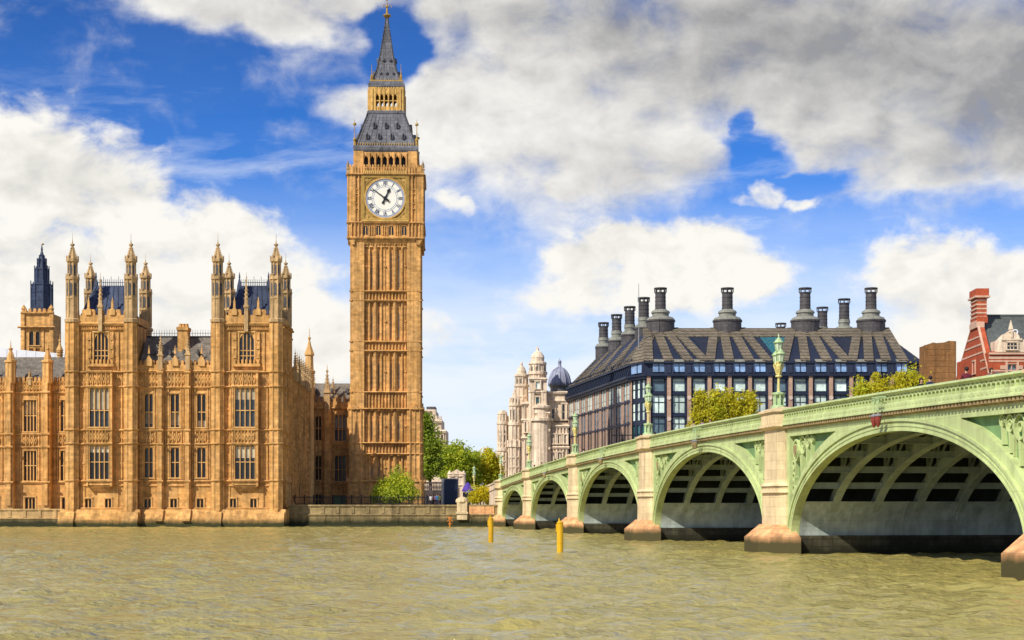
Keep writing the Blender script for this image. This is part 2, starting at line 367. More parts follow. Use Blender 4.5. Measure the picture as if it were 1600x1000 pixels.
    def tube(s, pts, r, n=6, r2=None):
        """round bar through world points (u,z,d)"""
        P = [Vector(s.F.p(*q)) for q in pts]; V = []; Fc = []; m = len(P)
        for i, p in enumerate(P):
            t = (P[min(i + 1, m - 1)] - P[max(i - 1, 0)]).normalized(); a = t.orthogonal().normalized(); b = t.cross(a); rr = r + ((r2 if r2 is not None else r) - r) * i / (m - 1)
            V += [p + (a * math.cos(6.28318 * k / n) + b * math.sin(6.28318 * k / n)) * rr for k in range(n)]
        for i in range(m - 1):
            Fc += [(i * n + k, i * n + (k + 1) % n, (i + 1) * n + (k + 1) % n, (i + 1) * n + k) for k in range(n)]
        Fc += [tuple(range(n - 1, -1, -1)), tuple(range((m - 1) * n, m * n))]
        s.raw(V, Fc); return s
    def wall(s, a, b, t, w, holes, d=0.0, dep=.5, back=.9):
        """front sheet with real openings and their reveals"""
        F = s.F; cu, cz = F.cu, F.cz
        u0, u1 = sorted((cu(a), cu(b))); z0, z1 = sorted((cz(t), cz(w)))
        hs = []
        for (p, q, r_, v) in holes:
            x0, x1 = sorted((cu(p), cu(q))); y0, y1 = sorted((cz(r_), cz(v))); hs.append((x0, x1, y0, y1))
        us = sorted({u0, u1} | {x for h in hs for x in h[:2] if u0 < x < u1}); zs = sorted({z0, z1} | {y for h in hs for y in h[2:] if z0 < y < z1})
        for i in range(len(us) - 1):
            for j in range(len(zs) - 1):
                mu, mz = (us[i] + us[i + 1]) / 2, (zs[j] + zs[j + 1]) / 2
                if any(h[0] < mu < h[1] and h[2] < mz < h[3] for h in hs): continue
                s.add([(us[i], zs[j], d), (us[i + 1], zs[j], d), (us[i + 1], zs[j + 1], d), (us[i], zs[j + 1], d)], [(0, 1, 2, 3)])
        for x0, x1, y0, y1 in hs:
            e = d - dep
            s.add([(x0, y0, d), (x1, y0, d), (x1, y1, d), (x0, y1, d), (x0, y0, e), (x1, y0, e), (x1, y1, e), (x0, y1, e)],
                  [(0, 4, 5, 1), (1, 5, 6, 2), (2, 6, 7, 3), (3, 7, 4, 0), (4, 7, 6, 5)])
        e = d - back
        s.add([(u0, z0, d), (u1, z0, d), (u1, z1, d), (u0, z1, d), (u0, z0, e), (u1, z0, e), (u1, z1, e), (u0, z1, e)],
              [(0, 4, 5, 1), (1, 5, 6, 2), (2, 6, 7, 3), (3, 7, 4, 0)])
        return s
    def sweep(s, us, zf, prof):
        """cross-section prof [(dz, d)] carried along u on the curve zf(u)"""
        n = len(prof); P = []
        for u in us:
            z = zf(u); P += [(u, z + dz, d) for dz, d in prof]
        Fc = [(i * n + j, i * n + (j + 1) % n, (i + 1) * n + (j + 1) % n, (i + 1) * n + j) for i in range(len(us) - 1) for j in range(n)]
        Fc += [tuple(range(n - 1, -1, -1)), tuple(range((len(us) - 1) * n, len(us) * n))]
        s.add(P, Fc); return s
    def obj(s, name, mats, parent=None, smooth=False):
        me = bpy.data.meshes.new(name); me.from_pydata(s.v, [], s.f)
        mats = [mats] if isinstance(mats, str) else mats
        for k in mats: me.materials.append(MAT[k])
        if len(mats) > 1: me.polygons.foreach_set('material_index', s.m)
        if smooth: me.polygons.foreach_set('use_smooth', [True] * len(me.polygons))
        bm = bmesh.new(); bm.from_mesh(me); bmesh.ops.recalc_face_normals(bm, faces=bm.faces); bm.to_mesh(me); bm.free()
        me.update(); o = bpy.data.objects.new(name, me); COL.objects.link(o)
        if parent is not None:
            o.parent = parent
            if parent.type == 'EMPTY': o.matrix_parent_inverse = Matrix.Translation(-parent.location)
        return o
def tag(o, label=None, cat=None, group=None, kind=None):
    for k, v in (('label', label), ('category', cat), ('group', group), ('kind', kind)):
        if v: o[k] = v
    return o
def thing(name, label, cat, loc=(0, 0, 0), group=None):
    o = bpy.data.objects.new(name, None); COL.objects.link(o); o.location = loc; o.empty_display_size = .5
    return tag(o, label, cat, group)
KIDS = {}
def dup(root, loc, rz=0.0, label=None, sc=1.0):
    """a copy of a thing with copies of its parts and their sub-parts"""
    if root.name not in KIDS:
        KIDS[root.name] = [(c, [g for g in COL.objects if g.parent == c]) for c in [c for c in COL.objects if c.parent == root]]
    r = root.copy(); COL.objects.link(r); r.location = loc; r.rotation_euler = (0, 0, rz); r.scale = (sc, sc, sc)
    if label: r['label'] = label
    for c, gs in KIDS[root.name]:
        k = c.copy(); COL.objects.link(k); k.parent = r
        for g in gs:
            h = g.copy(); COL.objects.link(h); h.parent = k
    return r
def window(P, F, a, b, t, w, nm=2, tr=(.5,), dep=.45, d=0.0, arch=False, pane='glass_dark', fm='stone_trim', bl=None, sur=.16, mw=.13, proud=.10, sill=True, heads=True):
    """a window: surround, mullions and transoms (frame) and its glass behind"""
    cu, cz = F.cu, F.cz; u0, u1 = sorted((cu(a), cu(b))); z0, z1 = sorted((cz(t), cz(w)))
    G_ = Fr(F.o, F.u, F.n); m = MB(G_); e = .004
    if sur:
        m.box(u0 - sur, u0 + e, z0 - e, z1 + e, d - .05, d + proud); m.box(u1 - e, u1 + sur, z0 - e, z1 + e, d - .05, d + proud)
        m.box(u0 - sur, u1 + sur, z1, z1 + sur, d - .05, d + proud + .06)
    if sill: m.box(u0 - sur - .08, u1 + sur + .08, z0 - .2, z0, d - .05, d + proud + .12)
    for i in range(1, nm):
        u = u0 + (u1 - u0) * i / nm; m.box(u - mw / 2, u + mw / 2, z0 + .002, z1 - .002, d - dep + .03, d - .08)
    for f in tr:
        z = z0 + (z1 - z0) * f; m.box(u0 + .002, u1 - .002, z - mw / 2, z + mw / 2, d - dep + .03, d - .10)
    if arch:
        k = min((u1 - u0) / 2, (z1 - z0) * .4); uc = (u0 + u1) / 2
        for sg in (-1, 1):
            pts = [(uc + sg * (u1 - u0) / 2, z1), (uc + sg * .01, z1)]
            for i in range(6):
                x = (i / 5); pts.append((uc + sg * (u1 - u0) / 2 * x, z1 - k * (x ** 2.2)))
            m.prism(pts, d - dep + .05, d - .06)
    elif heads:
        for i in range(nm):
            x0 = u0 + (u1 - u0) * i / nm; x1 = u0 + (u1 - u0) * (i + 1) / nm; xc = (x0 + x1) / 2; q = (x1 - x0) * .6
            m.prism([(x0, z1), (xc, z1), (x0, z1 - q)], d - dep + .04, d - .12); m.prism([(xc, z1), (x1, z1), (x1, z1 - q)], d - dep + .04, d - .12)
    o = m.obj('window', fm, P)
    if bl: b_ = MB(G_); b_.box(u0 + .03, u1 - .03, z0 + (z1 - z0) * bl[0], z0 + (z1 - z0) * bl[1], d - dep + .01, d - dep + .04); b_.obj('window_blind', 'blind', o)
    g = MB(G_); g.box(u0 + .001, u1 - .001, z0 + .001, z1 - .001, d - dep - .02, d - dep + .02); g.obj('pane', pane, o)
    return o

# ---------------------------------------------------------------- ground and water
def build_ground():
    # river: a real wave surface, finer towards this bank
    ys = [-40.0]
    while ys[-1] < 262: ys.append(ys[-1] + (.30 if 25 < ys[-1] < 70 else .5 if 0 < ys[-1] < 110 else 1.1))
    ys = np.array(ys); xs = np.arange(-150, 131, .42)
    X, Y = np.meshgrid(xs, ys); rs = np.random.RandomState(3); Z = np.zeros_like(X)
    for i in range(54):
        lam = .9 * (4.2 / .9) ** rs.rand(); th = math.radians(-80 + rs.normal(0, 34)); k = 2 * math.pi / lam
        ph = rs.rand() * 6.28; amp = .011 * lam ** .75 * (.6 + .8 * rs.rand())
        arg = k * (X * math.cos(th) + Y * math.sin(th)) + ph + .6 * np.sin(X * .05 + i) * np.cos(Y * .06 + 2 * i)
        env = .55 + .45 * np.sin(X * (.02 + .03 * rs.rand()) + Y * (.03 + .03 * rs.rand()) + rs.rand() * 6)
        Z += amp * env * (np.sin(arg) + .25 * np.sin(2 * arg + .4))
    ny, nx = X.shape
    me = bpy.data.meshes.new('river'); co_ = np.stack([X, Y, Z], -1).reshape(-1, 3)
    idx = np.arange(ny * nx).reshape(ny, nx)
    q = np.stack([idx[:-1, :-1], idx[:-1, 1:], idx[1:, 1:], idx[1:, :-1]], -1).reshape(-1, 4)
    me.vertices.add(len(co_)); me.vertices.foreach_set('co', co_.ravel().astype(np.float32))
    me.loops.add(q.size); me.loops.foreach_set('vertex_index', q.ravel().astype(np.int32))
    me.polygons.add(len(q)); me.polygons.foreach_set('loop_start', np.arange(0, q.size, 4, dtype=np.int32)); me.polygons.foreach_set('loop_total', np.full(len(q), 4, np.int32))
    me.polygons.foreach_set('use_smooth', np.ones(len(q), bool)); me.materials.append(MAT['water']); me.update(); me.validate()
    o = bpy.data.objects.new('river', me); COL.objects.link(o); tag(o, kind='structure')
    m = MB(); m.raw([(-1500, -300, -.25), (1500, -300, -.25), (1500, 250, -.25), (-1500, 250, -.25)], [(0, 1, 2, 3)])
    tag(m.obj('river_beyond', 'water'), kind='structure')
    m = MB(); m.raw([(-3000, 262, 3.2), (3000, 262, 3.2), (3000, 5000, 3.2), (-3000, 5000, 3.2), (-3000, 262, -2), (3000, 262, -2)], [(0, 1, 2, 3), (4, 5, 1, 0)])
    tag(m.obj('ground', 'ground'), kind='structure')
    m = MB(); m.raw([(-34, 250, 3.35), (-2, 250, 3.35), (-2, 300, 3.35), (-34, 300, 3.35)], [(0, 1, 2, 3)])
    tag(m.obj('terrace_path', 'paving'), kind='structure')
build_ground()

# ---------------------------------------------------------------- palace
def ribs(m, a, b, t, w, n, d, dep=.16, wd=.16):
    F = m.F; u0, u1 = F.cu(a), F.cu(b); z0, z1 = F.cz(t), F.cz(w); F0 = m.F; m.F = Fr(F.o, F.u, F.n)
    for i in range(n):
        u = u0 + (u1 - u0) * (i + .5) / n; m.box(u - wd / 2, u + wd / 2, z0, z1, d - .02, d + dep)
    m.F = F0
def tracery(m, a, b, t, w, n, d, dep=.14):
    """a carved band: square panels each with a raised shield"""
    F = m.F; u0, u1 = F.cu(a), F.cu(b); z0, z1 = sorted((F.cz(t), F.cz(w))); F0 = m.F; m.F = Fr(F.o, F.u, F.n); s = (u1 - u0) / n; h = z1 - z0
    for i in range(n):
        u = u0 + s * i; m.box(u - .07, u + .07, z0, z1, d - .02, d + dep); c = u + s / 2
        m.bar(c - s * .26, z0 + h * .5, c, z0 + h * .82, .13, .13, d - .02, d + dep * .8); m.bar(c + s * .26, z0 + h * .5, c, z0 + h * .82, .13, .13, d - .02, d + dep * .8)
        m.bar(c - s * .26, z0 + h * .5, c, z0 + h * .18, .13, .13, d - .02, d + dep * .8); m.bar(c + s * .26, z0 + h * .5, c, z0 + h * .18, .13, .13, d - .02, d + dep * .8)
    m.F = F0
def string(m, a, b, y, h, d, pr=.34):
    """moulded string course: sloped weathering over a fillet"""
    F = m.F
    if F.Y: m.wedge(a, b, y, y + h * .5, d - .05, d + pr, d + pr * .45); m.box(a, b, y + h * .5, y + h, d - .05, d + pr * .72)
    else: m.wedge(a, b, y - h * .5, y, d - .05, d + pr, d + pr * .45); m.box(a, b, y - h, y - h * .5, d - .05, d + pr * .72)
def merlons(m, a, b, t, w, n, d0, d1, fr=.55):
    F = m.F; u0, u1 = F.cu(a), F.cu(b); z0, z1 = F.cz(t), F.cz(w); F0 = m.F; m.F = Fr(F.o, F.u, F.n); s = (u1 - u0) / n; lo = min(z0, z1); h = abs(z1 - z0)
    for i in range(n):
        c = u0 + s * (i + .5); q = s * fr / 2
        m.prism([(c - q, lo), (c + q, lo), (c + q, lo + h * .72), (c + q * .55, lo + h), (c - q * .55, lo + h), (c - q, lo + h * .72)], d0, d1)
    m.F = F0
def pinnacle(P, F, x, d, y0, y1, r, name='pinnacle', mt='stone_top'):
    """square shaft, gablets, crocketed spirelet and finial"""
    m = MB(F); h = y1 - y0; q = lambda f: y0 + h * f
    m.lathe(x, d, [(q(0), r), (q(.40), r), (q(.405), r * 1.35), (q(.44), r * 1.35), (q(.45), r * .95), (q(.52), r * .8), (q(.70), r * .48), (q(.84), r * .2), (q(.85), r * .42), (q(.88), r * .42), (q(.89), r * .13), (q(1), r * .06)], 4, math.pi / 4)
    u = F.cu(x); G = Fr(F.o, F.u, F.n); m.F = G
    for f, k in ((.56, .78), (.63, .64), (.70, .52), (.77, .38)):
        z = F.cz(q(f)); s = r * k
        for sx in (-1, 1):
            m.box(u + sx * s - .05, u + sx * s + .05, z - .08, z + .10, d - .05, d + .05); m.box(u - .05, u + .05, z - .08, z + .10, d + sx * s - .05, d + sx * s + .05)
    return m.obj(name, mt, P)
def turret(P, F, x, d, bottom, top=378, r=.93, ybase=505, vane=True):
    """tall octagonal angle turret: panelled shaft, open lantern stage and ogee spirelet with vane"""
    k = (505 - top) / (505 - 378.0); Y = lambda y: ybase - (505 - y) * k
    if bottom > 800:
        lo = MB(F); lo.lathe(x, d, [(bottom, 1.12), (796, 1.03), (507, .98)], 8); lo.F = Fr(F.o, F.u, F.n); ux = F.cu(x)
        for i in range(8): a = math.pi / 8 + i * math.pi / 4; lo.box(ux + math.cos(a) * 1.0 - .09, ux + math.cos(a) * 1.0 + .09, F.cz(796), F.cz(507), d + math.sin(a) * 1.0 - .09, d + math.sin(a) * 1.0 + .09)
        for y in (581, 604, 671, 692.5, 750):
            z = F.cz(y); lo.lathe(ux, d, [(z - .26, 1.03), (z - .2, 1.24), (z - .03, 1.26), (z + .06, 1.03)], 8)
        lo.obj('angle_shaft', 'stone', P); bottom = 512
    m = MB(F)
    pr = [(bottom, r * 1.06), (Y(507), r), (Y(505.5), r * 1.28), (Y(501), r * 1.28), (Y(499), r * 1.0), (Y(470), r * .97), (Y(469), r * 1.08), (Y(467), r * 1.08), (Y(466), r * .95),
          (Y(440), r * .93), (Y(439), r * 1.15), (Y(435), r * 1.15), (Y(434), r * .74), (Y(413), r * .70), (Y(411.5), r * 1.0), (Y(407.5), r * 1.0), (Y(406), r * .78), (Y(400), r * .62), (Y(393), r * .36), (Y(386.5), r * .17), (Y(386), r * .36), (Y(383.5), r * .36), (Y(383), r * .1), (Y(378), r * .05)]
    m.lathe(x, d, pr, 8); G = Fr(F.o, F.u, F.n); u = F.cu(x); m.F = G
    for i in range(8):
        a = math.pi / 8 + i * math.pi / 4; cx, cy = math.cos(a), math.sin(a)
        def rb(y0, y1, rr, w):
            z0, z1 = sorted((F.cz(Y(y0)), F.cz(Y(y1)))); m.box(u + cx * rr - w, u + cx * rr + w, z0, z1, d + cy * rr - w, d + cy * rr + w)
        rb(498, 440, r * .97, .085); rb(434, 412, r * .74, .075); rb(411, 402, r * .95, .06); rb(440, 430, r * 1.02, .06)
    for y, rr in ((403, .72), (399, .58), (395, .46), (391, .33)):
        for i in range(4):
            a = i * math.pi / 2 + math.pi / 8; z = F.cz(Y(y)); m.box(u + math.cos(a) * r * rr - .07, u + math.cos(a) * r * rr + .07, z - .1, z + .14, d + math.sin(a) * r * rr - .07, d + math.sin(a) * r * rr + .07)
    if vane: m.lathe(u, d, [(F.cz(Y(379)), .035), (F.cz(Y(367)), .02)], 5)
    o = m.obj('turret', 'stone_top', P)
    for y0, y1, rr, w in ((464, 444, .895, .17), (432, 416, .70, .14)):
        s = MB(G)                                   # dark lancet openings of one stage
        for i in range(8):
            a = i * math.pi / 4; cx, cy = math.cos(a), math.sin(a)
            z0, z1 = sorted((F.cz(Y(y0)), F.cz(Y(y1)))); q = r * rr
            p = [(u + cx * q - cy * w, z0, d + cy * q + cx * w), (u + cx * q + cy * w, z0, d + cy * q - cx * w), (u + cx * q + cy * w, z1 - .25, d + cy * q - cx * w), (u + cx * q, z1, d + cy * q), (u + cx * q - cy * w, z1 - .25, d + cy * q + cx * w)]
            e = .03; s.add([(A + cx * e, B, C_ + cy * e) for A, B, C_ in p] + [(A - cx * .2, B, C_ - cy * .2) for A, B, C_ in p], [(0, 1, 2, 3, 4), (9, 8, 7, 6, 5)] + [(i_, (i_ + 1) % 5, 5 + (i_ + 1) % 5, 5 + i_) for i_ in range(5)])
        s.obj('lancet', 'slate', o)
    return o
PAL_STR = (581, 604, 671, 692.5, 750)
def palace_tower(P, F, xl, xr, ow, al):
    """one of the two corner towers; ow = oriel x range, al = arched window x range"""
    m = MB(F); d = 1.2; iy = 505; c0, c1 = xl + 6, xr - 6
    bx = [(ow[0] - 6, ow[0] + 4), (ow[1] - 13, ow[1] - 3)]
    holes = [(al[0], al[1], 521, 569)] + [(a, b, 779, 796) for a, b in bx]
    m.wall(c0, c1, iy, 826, holes, d, .5, .9)
    m.box(c0 + 2, c1 - 2, 507, 824, -9.0, d - .95)
    for y, h, pr in ((505, 5, .55), (515, 2.5, .35), (581, 3, .42), (604, 3, .42), (671, 3, .36), (692.5, 3, .36), (750, 3, .36), (758, 2, .24), (793, 3, .4)): string(m, c0, c1, y, h, d, pr)
    # blind panelling either side of the oriel and round the arched window
    for a, b in ((c0 + 8, ow[0] - 1), (ow[1] + 1, c1 - 8)):
        for t, w in ((608, 670), (697, 749)): ribs(m, a, b, t, w, 3, d, .22, .2); m.box(a, b, (t + w) / 2, (t + w) / 2 + 2, d - .02, d + .12)
        for t, w in ((583, 604), (674, 692)): tracery(m, a, b, t, w, 4, d)
        ribs(m, a, b, 761, 792, 2, d, .12, .2)
    w0 = al[0] - 10, al[1] + 10
    for a, b in ((c0 + 8, w0[0]), (w0[1], c1 - 8)): ribs(m, a, b, 520, 580, 2, d, .2, .22)
    for a, b in ((w0[0], al[0] - 3), (al[1] + 3, w0[1])):
        ribs(m, a, b, 520, 570, 2, d, .26, .16)
        for y in (526, 540, 554): m.box(a + 1, b - 1, y, y + 7, d, d + .34); m.box(a + 2.2, b - 2.2, y - 5, y, d, d + .22)
    m.box(w0[0], w0[1], 570, 574, d - .02, d + .5); merlons(m, w0[0], w0[1], 563, 570, 7, d + .12, d + .45)
    tracery(m, c0 + 8, c1 - 8, 508, 515, 12, d, .2)
    # oriel
    od = d + 1.05; a, b = ow
    wa, wb = a + 4, b - 4
    m.wall(a + 1, b - 1, 606, 758, [(wa, wb, 607.5, 668), (wa, wb, 696, 749)], od, .4, .95)
    for x in (a + .5, b - .5): m.box(x - 1.4, x + 1.4, 583, 760, d, od + .12)
    m.box(a + 1, b - 1, 583, 606, d - .02, od - .1); tracery(m, a + 2, b - 2, 584, 604, 5, od - .1, .2); tracery(m, wa, wb, 674, 692, 6, od, .22)
    for y in (581, 604, 671, 692.5, 750): string(m, a - 1.5, b + 1.5, y, 3, od, .34)
    for i, (y, k) in enumerate(((758, .8), (761, .55), (764, .3))): m.box(a + 1 + i * 2.5, b - 1 - i * 2.5, y, y + 3.2, d - .02, d + k)
    # base plinth
    m.wedge(xl - 3, xr + 3, 796, 812, -8, d + 1.5, d + .75); m.box(xl - 3.5, xr + 3.5, 812, 842, -8, d + 1.7)
    for x in (xl + 8, xr - 10): m.wedge(x - 12, x + 12, 800, 816, d, d + 2.1, d + 1.3); m.box(x - 12.5, x + 12.5, 816, 842, d, d + 2.3)
    # parapet with gablets
    m.box(c0 + 6, c1 - 6, 494, 505, d - .5, d + .28); merlons(m, c0 + 7, c1 - 7, 485, 494, 7, d - .4, d + .2, .6)
    m.box(c0, c1, 496, 505, -9.2, -8.6)
    for sx in (c0 + .5, c1 - .5): m.box(sx - .6, sx + .6, 494, 505, -9, d)
    o = m.obj('tower_wall', ['stone'], P)
    xc = (al[0] + al[1]) / 2
    for x in (xc - 18.5, xc + 18.5):
        g = MB(F); g.prism([(x - 4, 494), (x + 4, 494), (x + 4, 487), (x, 480), (x - 4, 487)], d + .1, d + .5); g.lathe(x, d + .3, [(482, .25), (474, .2), (473, .3), (472, .12), (466, .04)], 4, math.pi / 4); g.obj('gablet', 'stone_trim', P)
    pinnacle(P, F, xc, d + .35, 520, 428, .42)
    window(P, F, al[0], al[1], 521, 569, 4, (.25, .42), .5, d, True, 'glass_dusk', sur=.25)
    for a_, b_ in bx: window(P, F, a_, b_, 779, 796, 2, (), .5, d, False, 'glass_dark', sur=.2)
    window(P, F, wa, wb, 607.5, 668, 4, (.42,), .4, od, False, 'glass_dusk', bl=(.45, .97) if xl < 200 else (.7, .96), sur=.1)
    window(P, F, wa, wb, 696, 749, 4, (.5,), .4, od, False, 'glass_dark', bl=(.78, .97) if xl < 200 else (.62, .95), sur=.1)
    # steep lead roof
    r = MB(F); u0, u1 = F.cu(xl + 20), F.cu(xr - 18); t0, t1 = F.cu(xl + 36), F.cu(xr - 33); G = Fr(F.o, F.u, F.n); r.F = G
    zb, zt = F.cz(500), WP(0, 450, 251).z
    r.add([(u0, zb, .3), (u1, zb, .3), (u1, zb, -8.2), (u0, zb, -8.2), (t0, zt, -3.2), (t1, zt, -3.2), (t1, zt, -5.2), (t0, zt, -5.2)], [(0, 1, 5, 4), (1, 2, 6, 5), (2, 3, 7, 6), (3, 0, 4, 7), (4, 5, 6, 7)])
    for i in range(7):
        f = (i + .5) / 7; r.tube([(u0 + (u1 - u0) * f, zb, .36), (t0 + (t1 - t0) * f, zt, -3.14)], .07, 4)
    ro = r.obj('tower_roof', 'lead_blue', P)
    c = MB(G); c.box(t0, t1, zt + .02, zt + .22, -4.4, -4.0)
    n = 17
    for i in range(n):
        u = t0 + (t1 - t0) * i / (n - 1); c.bar(u, zt + .2, u, zt + (1.25 if i % 4 else 1.7), .10, .04, -4.25, -4.15)
    c.box(t0, t1, zt + .7, zt + .78, -4.25, -4.15)
    for u in (t0, t1): c.lathe(u, -4.2, [(zt - .6, .55), (zt + .3, .42), (zt + 1.4, .12), (zt + 1.6, .18), (zt + 2.4, .03)], 4, math.pi / 4)
    c.obj('crest', 'lead_blue', ro)
    for x in (xc - 10, xc + 10):
        dm = MB(F); dm.prism([(x - 2.2, 489), (x + 2.2, 489), (x + 2.2, 484), (x, 479), (x - 2.2, 484)], -1.6, -.1); dm.obj('dormer', 'lead_blue', ro)
    return o
def build_palace():
    F = Fr(Y=246); FB = Fr(Y=254.8)
    P = thing('palace', 'golden stone riverside palace block with two square corner towers each crowned by four pinnacled turrets', 'palace', WP(270, 826, 246))
    palace_tower(P, F, 103, 220, (142, 180), (150, 172))
    palace_tower(P, F, 331, 446, (367, 406), (376, 399))
    for x in (117, 208, 343, 433.5): turret(P, F, x, 1.35, 826)
    for x in (141.5, 227.5, 358, 446.5): turret(P, FB, x, 0, 640 if x > 400 else 600, 394, .93, 517)
    # middle range
    m = MB(F); a, b = 217, 334; W = [(226, 239), (266.5, 280), (308, 321.5)]
    holes = [(p, q, 615, 667.5) for p, q in W] + [(p, q, 699, 746) for p, q in W] + [(p - .5, p + 10, 779, 796) for p, q in W]
    m.wall(a, b, 578, 826, holes, 0, .5, .9); m.box(a, b, 584, 824, -12, -.95)
    for y, h, pr in ((578, 4, .4), (604, 3, .4), (671, 3, .34), (692.5, 3, .34), (750, 3, .34), (758, 2, .2), (793, 3, .36)): string(m, a, b, y, h, 0, pr)
    for x in (252, 294.5):
        m.box(x - 4.5, x + 4.5, 576, 800, -.1, .75); m.box(x - 2.6, x + 2.6, 578, 796, .7, 1.0); m.wedge(x - 6, x + 6, 796, 814, -.1, 2.2, 1.1)
        for y in PAL_STR: string(m, x - 5, x + 5, y, 3, .95, .25)
    for p, q in W:
        for s0, s1 in ((p - 8, p - 1.5), (q + 1.5, q + 8)):
            for t, w in ((608, 670), (696, 749)): ribs(m, s0, s1, t, w, 2, 0, .2, .18); m.box(s0, s1, (t + w) / 2, (t + w) / 2 + 2, 0, .12)
        tracery(m, p - 9, q + 9, 583, 603, 6, 0, .2); tracery(m, p - 2, q + 2, 674, 692, 3, 0, .22); ribs(m, p - 9, p - 2, 674, 692, 2, 0, .18); ribs(m, q + 2, q + 9, 674, 692, 2, 0, .18)
    m.box(a, b, 570, 578, -.5, .22); merlons(m, a, b, 563, 570, 18, -.4, .15, .62)
    m.wedge(a, b, 796, 812, -8, 1.6, .6); m.box(a, b, 812, 842, -8, 1.8)
    m.obj('wall', 'stone', P)
    for i, (p, q) in enumerate(W):
        window(P, F, p, q, 615, 667.5, 2, (.45,), .5, 0, False, 'glass_dark', bl=((.1, .44), (.06, .42), (.02, .2))[i]); window(P, F, p, q, 699, 746, 2, (.5,), .5, 0, False, 'glass_dark'); window(P, F, p - .5, p + 10, 779, 796, 2, (), .5, 0, False, 'glass_dark', sur=.22)
        c = (p + q) / 2 + 1; g = MB(F); g.prism([(c - 5, 572), (c + 5, 572), (c + 5, 563), (c, 555), (c - 5, 563)], .16, .5); g.lathe(c, .3, [(553, .22), (547, .14), (546, .24), (545, .08), (540, .03)], 4, math.pi / 4); g.obj('gablet', 'stone_trim', P)
    pinnacle(P, F, 252, .5, 580, 522, .46); pinnacle(P, F, 294.5, .5, 580, 520, .46)
    r = MB(Fr((0, 246))); u0, u1 = F.cu(216), F.cu(335); z0 = F.cz(567); z1 = WP(0, 527, 251.5).z
    r.add([(u0, z0, -.9), (u1, z0, -.9), (u1, z1, -5.5), (u0, z1, -5.5), (u0, z0, -11), (u1, z0, -11)], [(0, 1, 2, 3), (3, 2, 5, 4), (0, 3, 4), (1, 5, 2)])
    ro = r.obj('roof', 'slate_warm', P)
    c = MB(Fr((0, 246))); c.box(u0, u1, z1, z1 + .18, -5.6, -5.4)
    for i in range(30):
        u = u0 + (u1 - u0) * i / 29; c.bar(u, z1 + .1, u, z1 + 1.2, .06, .03, -5.53, -5.47)
    c.box(u0, u1, z1 + .6, z1 + .66, -5.53, -5.47); c.obj('crest', 'iron_black', ro)
    for x in (236, 262, 284, 306, 326):
        for y in (548, 537):
            if (x + y) % 2: continue
            dm = MB(F); dm.prism([(x - 1.8, y + 4), (x + 1.8, y + 4), (x + 1.8, y), (x, y - 4), (x - 1.8, y)], -4.2 if y < 540 else -2.6, -2.6 if y < 540 else -1.4); dm.obj('dormer', 'slate', ro)
    ch = MB(Fr(Y=250)); ch.box(279.5, 294.5, 516, 565, -1.2, 1); ch.box(278, 296, 512, 517, -1.4, 1.2)
    for x in (282, 287, 292): ch.lathe(x, 0, [(512, .3), (506, .24)], 8)
    ch.obj('chimney', 'stone', P)
    # the long side wall that runs back from the river
    FR = Fr(((443 - 800) / FPX * 246, 246), (-.0368, 1)); m = MB(FR); L = 51.0
    m.wall(9.6, L, -.5, 24.3, [(u - .75, u + .75, z, z + h) for u in [10.9 + 3.4 * k for k in range(12)] for z, h in ((16.1, 4.6), (8.3, 4.0))], 0, .4, .8)
    m.box(9.6, L, -.5, 24.0, -12, -.85)
    m.wall(1.2, 9.6, -.5, 31.2, [], .25, .3, .5); ribs(m, 1.8, 9.2, 8, 31, 5, .25, .22, .25)
    for z, pr in ((31.2, .5), (30, .3), (23.9, .4), (21.6, .4), (15.0, .34), (12.9, .34), (7.2, .34), (3.4, .4)):
        if z < 24: string(m, 9.6, L, z, .32, 0, pr)
        string(m, .8, 9.8, z, .32, .25, pr)
    for k in range(13):
        u = 9.2 + 3.4 * k
        if u > L - .5: continue
        m.box(u - .26, u + .26, -.5, 22.5, -.1, .42); m.box(u - .14, u + .14, 7, 24.2, .38, .56); m.wedge(u - .45, u + .45, 2.6, 4.2, 0, 1.2, .6)
        tracery(m, u + .5, u + 2.9, 13.0, 14.8, 2, 0); tracery(m, u + .5, u + 2.9, 21.8, 23.7, 2, 0)
        for z in (18.3, 10.2): m.box(u + .4, u + 3, z, z + .2, 0, .15)
    m.box(9.6, L, 24.2, 24.9, -.4, .2); merlons(m, 9.6, L, 24.9, 25.7, 34, -.35, .15, .6)
    m.obj('side_wall', 'stone', P)
    G = Fr(FR.o, FR.u, FR.n)
    for k in range(12):
        for z, h in ((16.1, 4.6), (8.3, 4.0)):
            u = 10.9 + 3.4 * k; window(P, FR, u - .75, u + .75, z, z + h, 2, (.5,), .4, 0, False, 'glass_dark', sur=.12)
        if k: pinnacle(P, FR, 9.2 + 3.4 * k, .55, 23.6, 28.6, .36)
    m = MB(FR); m.lathe(L - 9, .2, [(3, .9), (27, .85), (27.1, 1.1), (27.6, 1.1), (27.7, .8), (30.3, .72), (30.4, .95), (30.7, .9), (32.2, .35), (33.2, .14), (33.3, .28), (33.6, .28), (33.7, .07), (35.2, .03)], 8); m.obj('turret', 'stone_trim', P)
    r = MB(FR); r.add([(9, 24.3, -1), (L, 24.3, -1), (L, 28, -6), (9, 28, -6), (9, 24.3, -11), (L, 24.3, -11)], [(0, 1, 2, 3), (3, 2, 5, 4), (1, 5, 2), (0, 3, 4)]); r.obj('side_roof', 'slate_warm', P)
build_palace()

